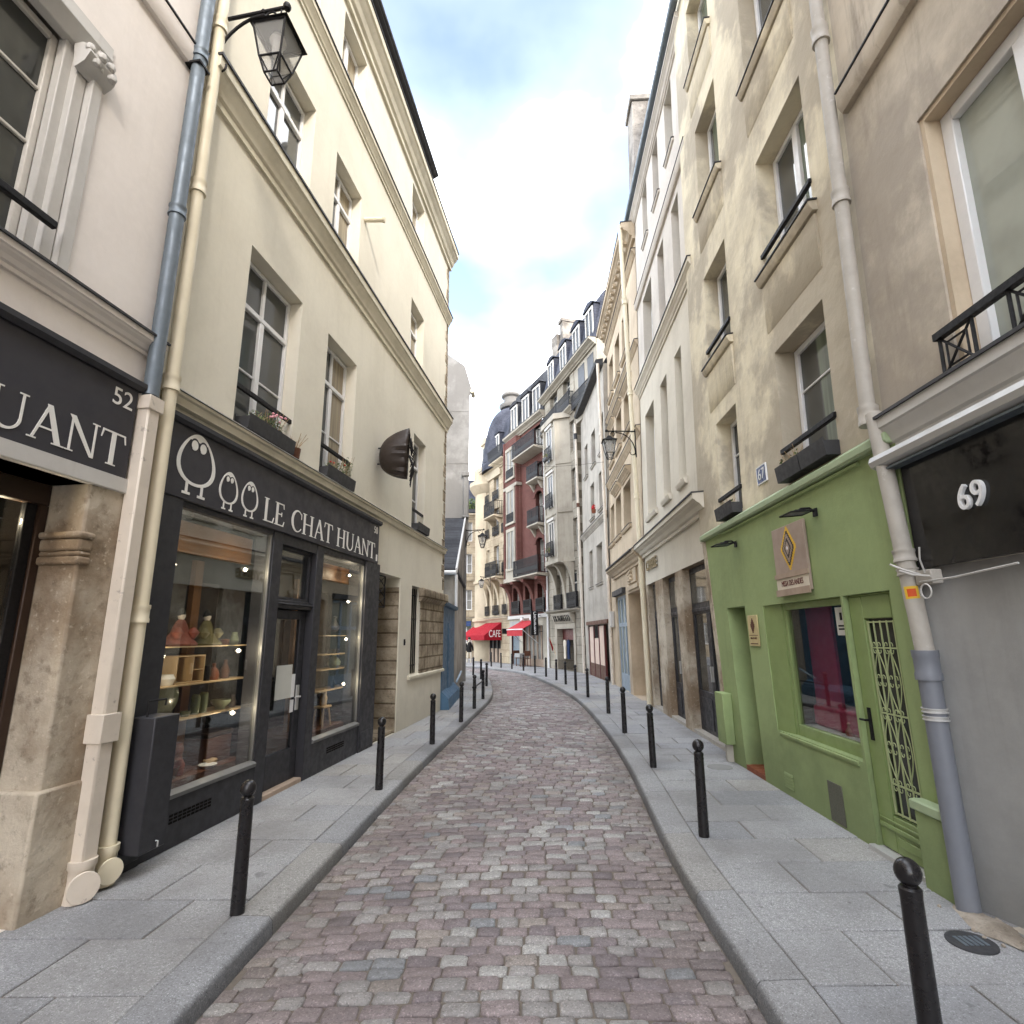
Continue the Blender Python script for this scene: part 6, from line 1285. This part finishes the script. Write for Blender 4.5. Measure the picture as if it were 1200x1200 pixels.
# ------------------------------------------------------------------ far end
b = thing('corner_building', 'sunlit cream building closing the far end of the street', 'building', (0, 47, 0))
HF = [(x, x + .9, z, z + 1.7, .25) for x in (-8.2, -6.2, -4.4, -2.6) for z in (.9, 3.9, 7.0, 9.8)]
obj('wall', wall_mesh(-14, 4, -.2, 12.2, HF, 8), M['lime7'], b)
for h in HF: window(b, h[0], h[1], h[2], h[3], h[4] - .03, 2, 0, 1, 'frame', 'gpf2')
cornice(b, -14, 4, 11.8, 12.25, .4, 'lime7p'); cornice(b, -14, 4, 3.0, 3.25, .2, 'lime7p'); cornice(b, -14, 4, 6.2, 6.4, .2, 'lime7p')
obj('roof', MB().prof(-14, 4, [(.1, 12.25), (.9, 15.6), (3, 16.2), (7, 16.2), (7, 12.25)]), M['slateblue'], b)
t = thing('street_sign', 'small blue street name plate on the sunlit far building', 'street sign', (-3.9, 46.96, 2.75)); obj('plate', MB().box(-.35, .35, -.03, 0, -.22, .22), M['blueenamel'], t, .01); obj('rim', MB().box(-.37, .37, -.025, 0, .22, .25).box(-.37, .37, -.025, 0, -.25, -.22), M['leaf'], t)
t = thing('street_tree', 'small dark shrub in a tub on the far roof terrace', 'plant', (-3.6, 46.8, 12.3)); obj('foliage', MB().leafs((0, 0, .7), (.7, .3, .6), 150, .14, 21), M['leaf'], t); obj('tub', MB().box(-.4, .4, -.2, .2, 0, .3), M['lead'], t)

# ------------------------------------------------------------------ left bend: blue timber front, lean-to shed, tall blank gable
PS = Frame((-1.80, 13.95), -.2, 3.05, 'L')
t = PS.thing('timber_front', 'blue painted timber front of the low shed beyond the cream house', 'shopfront')
obj('panel', MB().box(0.02, 3.0, -.03, 1.2, 0, 2.5), M['bluepaint'], t, .01); obj('door', MB().box(1.2, 2.2, -.05, -.031, .1, 2.1).box(1.3, 2.1, -.06, -.05, .3, .9).box(1.3, 2.1, -.06, -.05, 1.1, 1.95), M['bluepaint'], t, .006)
obj('plinth', MB().prof(.05, 3.0, [(-.03, 0), (-.22, 0), (-.2, .25), (-.03, .42)]), M['bluepaint'], t); obj('cornice', MB().prof(0, 3.05, [(0, 2.5), (-.12, 2.52), (-.14, 2.6), (1.2, 2.9), (1.2, 2.5)]), M['bluepaint'], t)
obj('ledge_rail', MB().tube([(2.1, -.2, .5), (2.9, -.25, .72)], .03, 8), M['bluedoor'], t)
SL = Frame((-1.80, 17.0), -2.4, 5.5, 'L')
b = SL.thing('shed', 'stained grey lean-to with a dark slate roof beside the blue timber front', 'shed')
obj('wall', MB().prof(.0, 4, [(0, 0), (5.5, 0), (5.5, 6.45), (0, 3.7)], 'y'), M['shed'], b); 
obj('upper_wall', MB().prof(-.02, .0, [(0, 3.75), (5.5, 3.85), (5.5, 6.4), (.1, 3.8)], 'y'), M['grey_rubble'], b); obj('ledge', MB().box(0, 5.5, -.1, 0, 3.68, 3.78), M['lead'], b)
obj('roof', MB().prof(-.03, 4.1, [(-.15, 3.68), (5.5, 6.5), (5.5, 6.6), (-.15, 3.78)], 'y'), M['slate'], b)
obj('verge_flashing', MB().prof(-.09, -.031, [(-.2, 3.62), (5.5, 6.48), (5.5, 6.66), (-.2, 3.8)], 'y'), M['steel'], b)
obj('gutter', MB().tube([(-.2, -.05, 3.66), (-.2, 4, 3.66)], .07, 8).tube([(-.16, -.06, 3.6), (-.1, -.06, 2.6)], .045, 8), M['frame'], b)
b = thing('townhouse', 'tall blank grey rendered gable rising behind the lean-to shed on the left', 'house', (0, 22.5, 0))
G = [(-1.9, 0), (-1.9, 5.5), (-1.83, 5.6), (-1.83, 12.2), (-1.74, 12.3), (-1.74, 12.5), (-2.05, 13.6), (-3.0, 14.3), (-6.5, 16.6), (-9, 15.0), (-9, 0)]
n = len(G); obj('wall', MB().add([(x, 0, z) for x, z in G] + [(x - 1.3, 4, z) for x, z in G], [[i, (i + 1) % n, (i + 1) % n + n, i + n] for i in range(n)] + [list(range(n))[::-1], [i + n for i in range(n)]]), M['gable'], b, angle=20)
obj('gutter_end', MB().tube([(-1.7, -.08, 12.35), (-1.7, .5, 12.35)], .09, 10), M['creampipe'], b); obj('pilaster', MB().box(-2.05, -1.84, -.12, -.001, 6.7, 8.4).box(-2.12, -1.8, -.18, -.001, 8.4, 8.6).box(-2.1, -1.8, -.16, -.001, 6.6, 6.7), M['gable'], b, .02)
m = MB(); [m.box(-3.4, -1.86, -.012, -.001, z, z + .05) for z in (9.0, 11.4)]; obj('drip_course', m, M['gable'], b)
c = copy_tree(L2N); c.location = (-1.93, 22.44, 6.05); c.rotation_euler = (0, 0, R(-90)); c.scale = (.95, .95, .95); c['label'] = 'small black lantern on a bracket at the corner of the blank grey gable'

# ------------------------------------------------------------------ bollards
BT = thing('bollard', '', 'bollard', (0, 0, 0), 0, 'black bollards along the kerbs')
obj('post', MB().lathe([(.046, 0), (.046, .012), (.046, .02), (.0455, .1), (.042, .66), (.044, .675), (.044, .69), (.036, .698)], 20), M['bollard'], BT)
obj('ball', MB().lathe([(.026, .695), (.026, .705)] + [(.052 * math.sin(R(a)), .752 - .055 * math.cos(R(a))) for a in range(30, 181, 12)], 20), M['bollard'], BT)
LB = [(-1.82, 4.05), (-1.6, 6.98), (-1.37, 9.72), (-1.11, 12.09), (-.98, 14.2), (-.88, 16.3), (-.97, 20.3), (-1.35, 23.6), (-1.85, 26.0), (-2.6, 28.2)]
RB = [(1.67, 2.62), (1.67, 5.35), (1.87, 7.94), (2.01, 10.58), (2.15, 13.13), (2.13, 16.48), (2.01, 18.49), (1.89, 20.71), (1.70, 22.68), (1.40, 24.57), (1.01, 26.81), (.5, 28.7), (-.09, 30.36), (-.7, 31.7), (-1.3, 33.0)]
LL = ['nearest bollard on the left pavement, in front of the first shop window', 'second bollard on the left, in front of the far shop window', 'third bollard on the left, in front of the recessed doorway', 'fourth bollard on the left, in front of the barred window', 'fifth bollard on the left, first of the pair joined by a bar',
      'sixth bollard on the left, second of the pair joined by a bar', 'seventh bollard on the left, beside the stained shed wall', 'eighth bollard on the left, where the pavement bends away', 'ninth bollard on the left, past the bend', 'tenth and farthest bollard on the left pavement']
RL = ['nearest bollard on the right pavement, in front of the scrollwork door', 'second bollard on the right, in front of the green display window', 'third bollard on the right, level with the narrow green box', 'fourth bollard on the right, in front of the stone piers', 'fifth bollard on the right, in front of the arched doorway',
      'sixth bollard on the right, in front of the blue shop window', 'seventh bollard on the right, where the tan house ends', 'eighth bollard on the right, in front of the pink boarded shop', 'ninth bollard on the right, at the end of the boarded shop', 'tenth bollard on the right, nearest in front of the dark shop doorway',
      'eleventh bollard on the right, farther in front of the dark shop doorway', 'twelfth bollard on the right, in front of the blade sign', 'thirteenth bollard on the right, beside the small table', 'fourteenth bollard on the right, in front of the grey roller shutter', 'fifteenth and farthest bollard on the right, near the cafe awning']
first = True
for pts, labs in ((LB, LL), (RB, RL)):
    for (x, y), l in zip(pts, labs):
        o = BT if first else copy_tree(BT); first = False
        o.location = (x, y, 0); o.rotation_euler = (R(rnd.uniform(-.8, .8)), R(rnd.uniform(-.8, .8)), rnd.uniform(0, 6)); o['label'] = 'black ' + l
        o.scale = (1, 1, 1.0)
t = thing('linking_bar', 'thin black bar joining two bollards on the left pavement', 'bar', (-.98, 14.2, .5)); obj('rod', MB().tube([(0, 0, 0), (.1, 2.1, 0)], .016, 8), M['iron'], t); obj('clamp', MB().lathe([(.046, -.02), (.055, -.02), (.055, .02), (.046, .02)], 14), M['iron'], t)
# covers in the pavement
t = thing('manhole_cover', 'oval dark cast iron cover in the nearest right pavement', 'manhole cover', (2.62, 3.62, .003)); obj('cover', MB().lathe([(0, .004), (.11, .004), (.125, .001), (.125, -.01)], 28), M['lead'], t); m = MB(); [m.box(-.07 + .03 * k, -.052 + .03 * k, -.05, .05, .004, .007) for k in range(5)]; obj('raised_pattern', m, M['zinc'], t)
t = thing('manhole_cover', 'round grey cover in the right pavement near the narrow green box', 'manhole cover', (2.75, 7.9, .003)); obj('cover', MB().lathe([(0, .004), (.13, .004), (.14, .001), (.14, -.01)], 28), M['lead'], t); obj('rim', MB().lathe([(.142, .005), (.16, .005), (.165, -.01), (.142, -.01)], 28), M['greywall'], t)
t = thing('rubble_patch', 'crumbled sandy mortar at the foot of the grey plastic pipe', 'rubble', (2.87, 3.8, 0)); m = MB(); q = random.Random(4)
V = [(0, 0, .028)]; 
for k in range(16): a = 2 * math.pi * k / 16; r = q.uniform(.8, 1.15); V.append((.11 * r * math.cos(a), .27 * r * math.sin(a), q.uniform(-.004, .004)))
for k in range(16): a = 2 * math.pi * k / 16; V.append((.08 * math.cos(a) * q.uniform(.7, 1.2), .18 * math.sin(a) * q.uniform(.7, 1.2), q.uniform(.01, .025)))
m.add(V, [(1 + k, 1 + (k + 1) % 16, 17 + (k + 1) % 16, 17 + k) for k in range(16)] + [(17 + k, 17 + (k + 1) % 16, 0) for k in range(16)])
for k in range(26): a = q.uniform(0, 6.3); r = q.random() ** .5; s_ = q.uniform(.008, .022); m.lathe([(0, -s_), (s_, -s_ * .3), (s_ * .8, s_ * .6), (0, s_)], 6, (.16 * r * math.cos(a), .36 * r * math.sin(a), .004))
m.v = [(p[0] * 1.0, p[1], p[2]) for p in m.v]; obj('mortar', m, stone('sandy_mortar', lin(178, 162, 138), lin(138, 122, 100), 9, .6), t)
# overhead wire
t = thing('overhead_wire', 'thin cable strung across the street beyond the lanterns', 'cable', (0, 20, 0)); obj('cable', MB().tube([(-1.85 + 5.4 * k / 12, 2.3 * (1 - k / 12), 9.1 - .25 * math.sin(math.pi * k / 12) - .9 * k / 12) for k in range(13)], .006, 5), M['iron'], t)

# ------------------------------------------------------------------ distant pedestrian
def person(loc, rz):
    me = bpy.data.meshes.new('person'); J = [(0, 0, .92), (0, 0, 1.15), (0, 0, 1.38), (0, .0, 1.5), (0, -.01, 1.62), (0, -.01, 1.72), (.18, 0, 1.4), (.24, .03, 1.13), (.25, -.05, .88), (-.18, 0, 1.4), (-.24, -.02, 1.13), (-.24, -.1, .88), (.09, 0, .88), (.1, -.12, .5), (.1, -.02, .08), (.1, -.14, .03), (-.09, 0, .88), (-.1, .06, .5), (-.1, .2, .1), (-.1, .1, .03)]
    ed = [(0, 1), (1, 2), (2, 3), (3, 4), (4, 5), (2, 6), (6, 7), (7, 8), (2, 9), (9, 10), (10, 11), (0, 12), (12, 13), (13, 14), (14, 15), (0, 16), (16, 17), (17, 18), (18, 19)]
    rad = [.14, .13, .16, .06, .095, .085, .07, .05, .04, .07, .05, .04, .1, .07, .045, .04, .1, .07, .045, .04]
    me.from_pydata(J, ed, []); o = bpy.data.objects.new('person', me); COL.objects.link(o); o.location = loc; o.rotation_euler = (0, 0, rz)
    mo = o.modifiers.new('skin', 'SKIN'); sv = me.skin_vertices[0].data
    for i, r in enumerate(rad): sv[i].radius = (r, r * .8); sv[i].use_root = i == 0
    sb = o.modifiers.new('smooth', 'SUBSURF'); sb.levels = sb.render_levels = 1
    me.materials.append(M['whitecloth']); tag(o, 'distant pedestrian in a dark jacket and pale trousers at the far corner', 'person')
    j = obj('jacket', MB().lathe([(.17, .82), (.175, .95), (.16, 1.15), (.19, 1.36), (.14, 1.46), (.065, 1.5)], 14, sx=1.0, sy=.72).tube([(.17, 0, 1.4), (.23, .03, 1.13), (.24, -.05, .9)], [.065, .055, .05], 8).tube([(-.17, 0, 1.4), (-.23, -.02, 1.13), (-.23, -.1, .9)], [.065, .055, .05], 8), M['hair'], o)
    obj('hair', MB().lathe([(.09, 1.66), (.1, 1.7), (.095, 1.76), (.05, 1.81), (0, 1.82)], 12, (0, .01, 0)), M['hair'], o)
    return o
person((-2.98, 38.0, -.135), R(20))
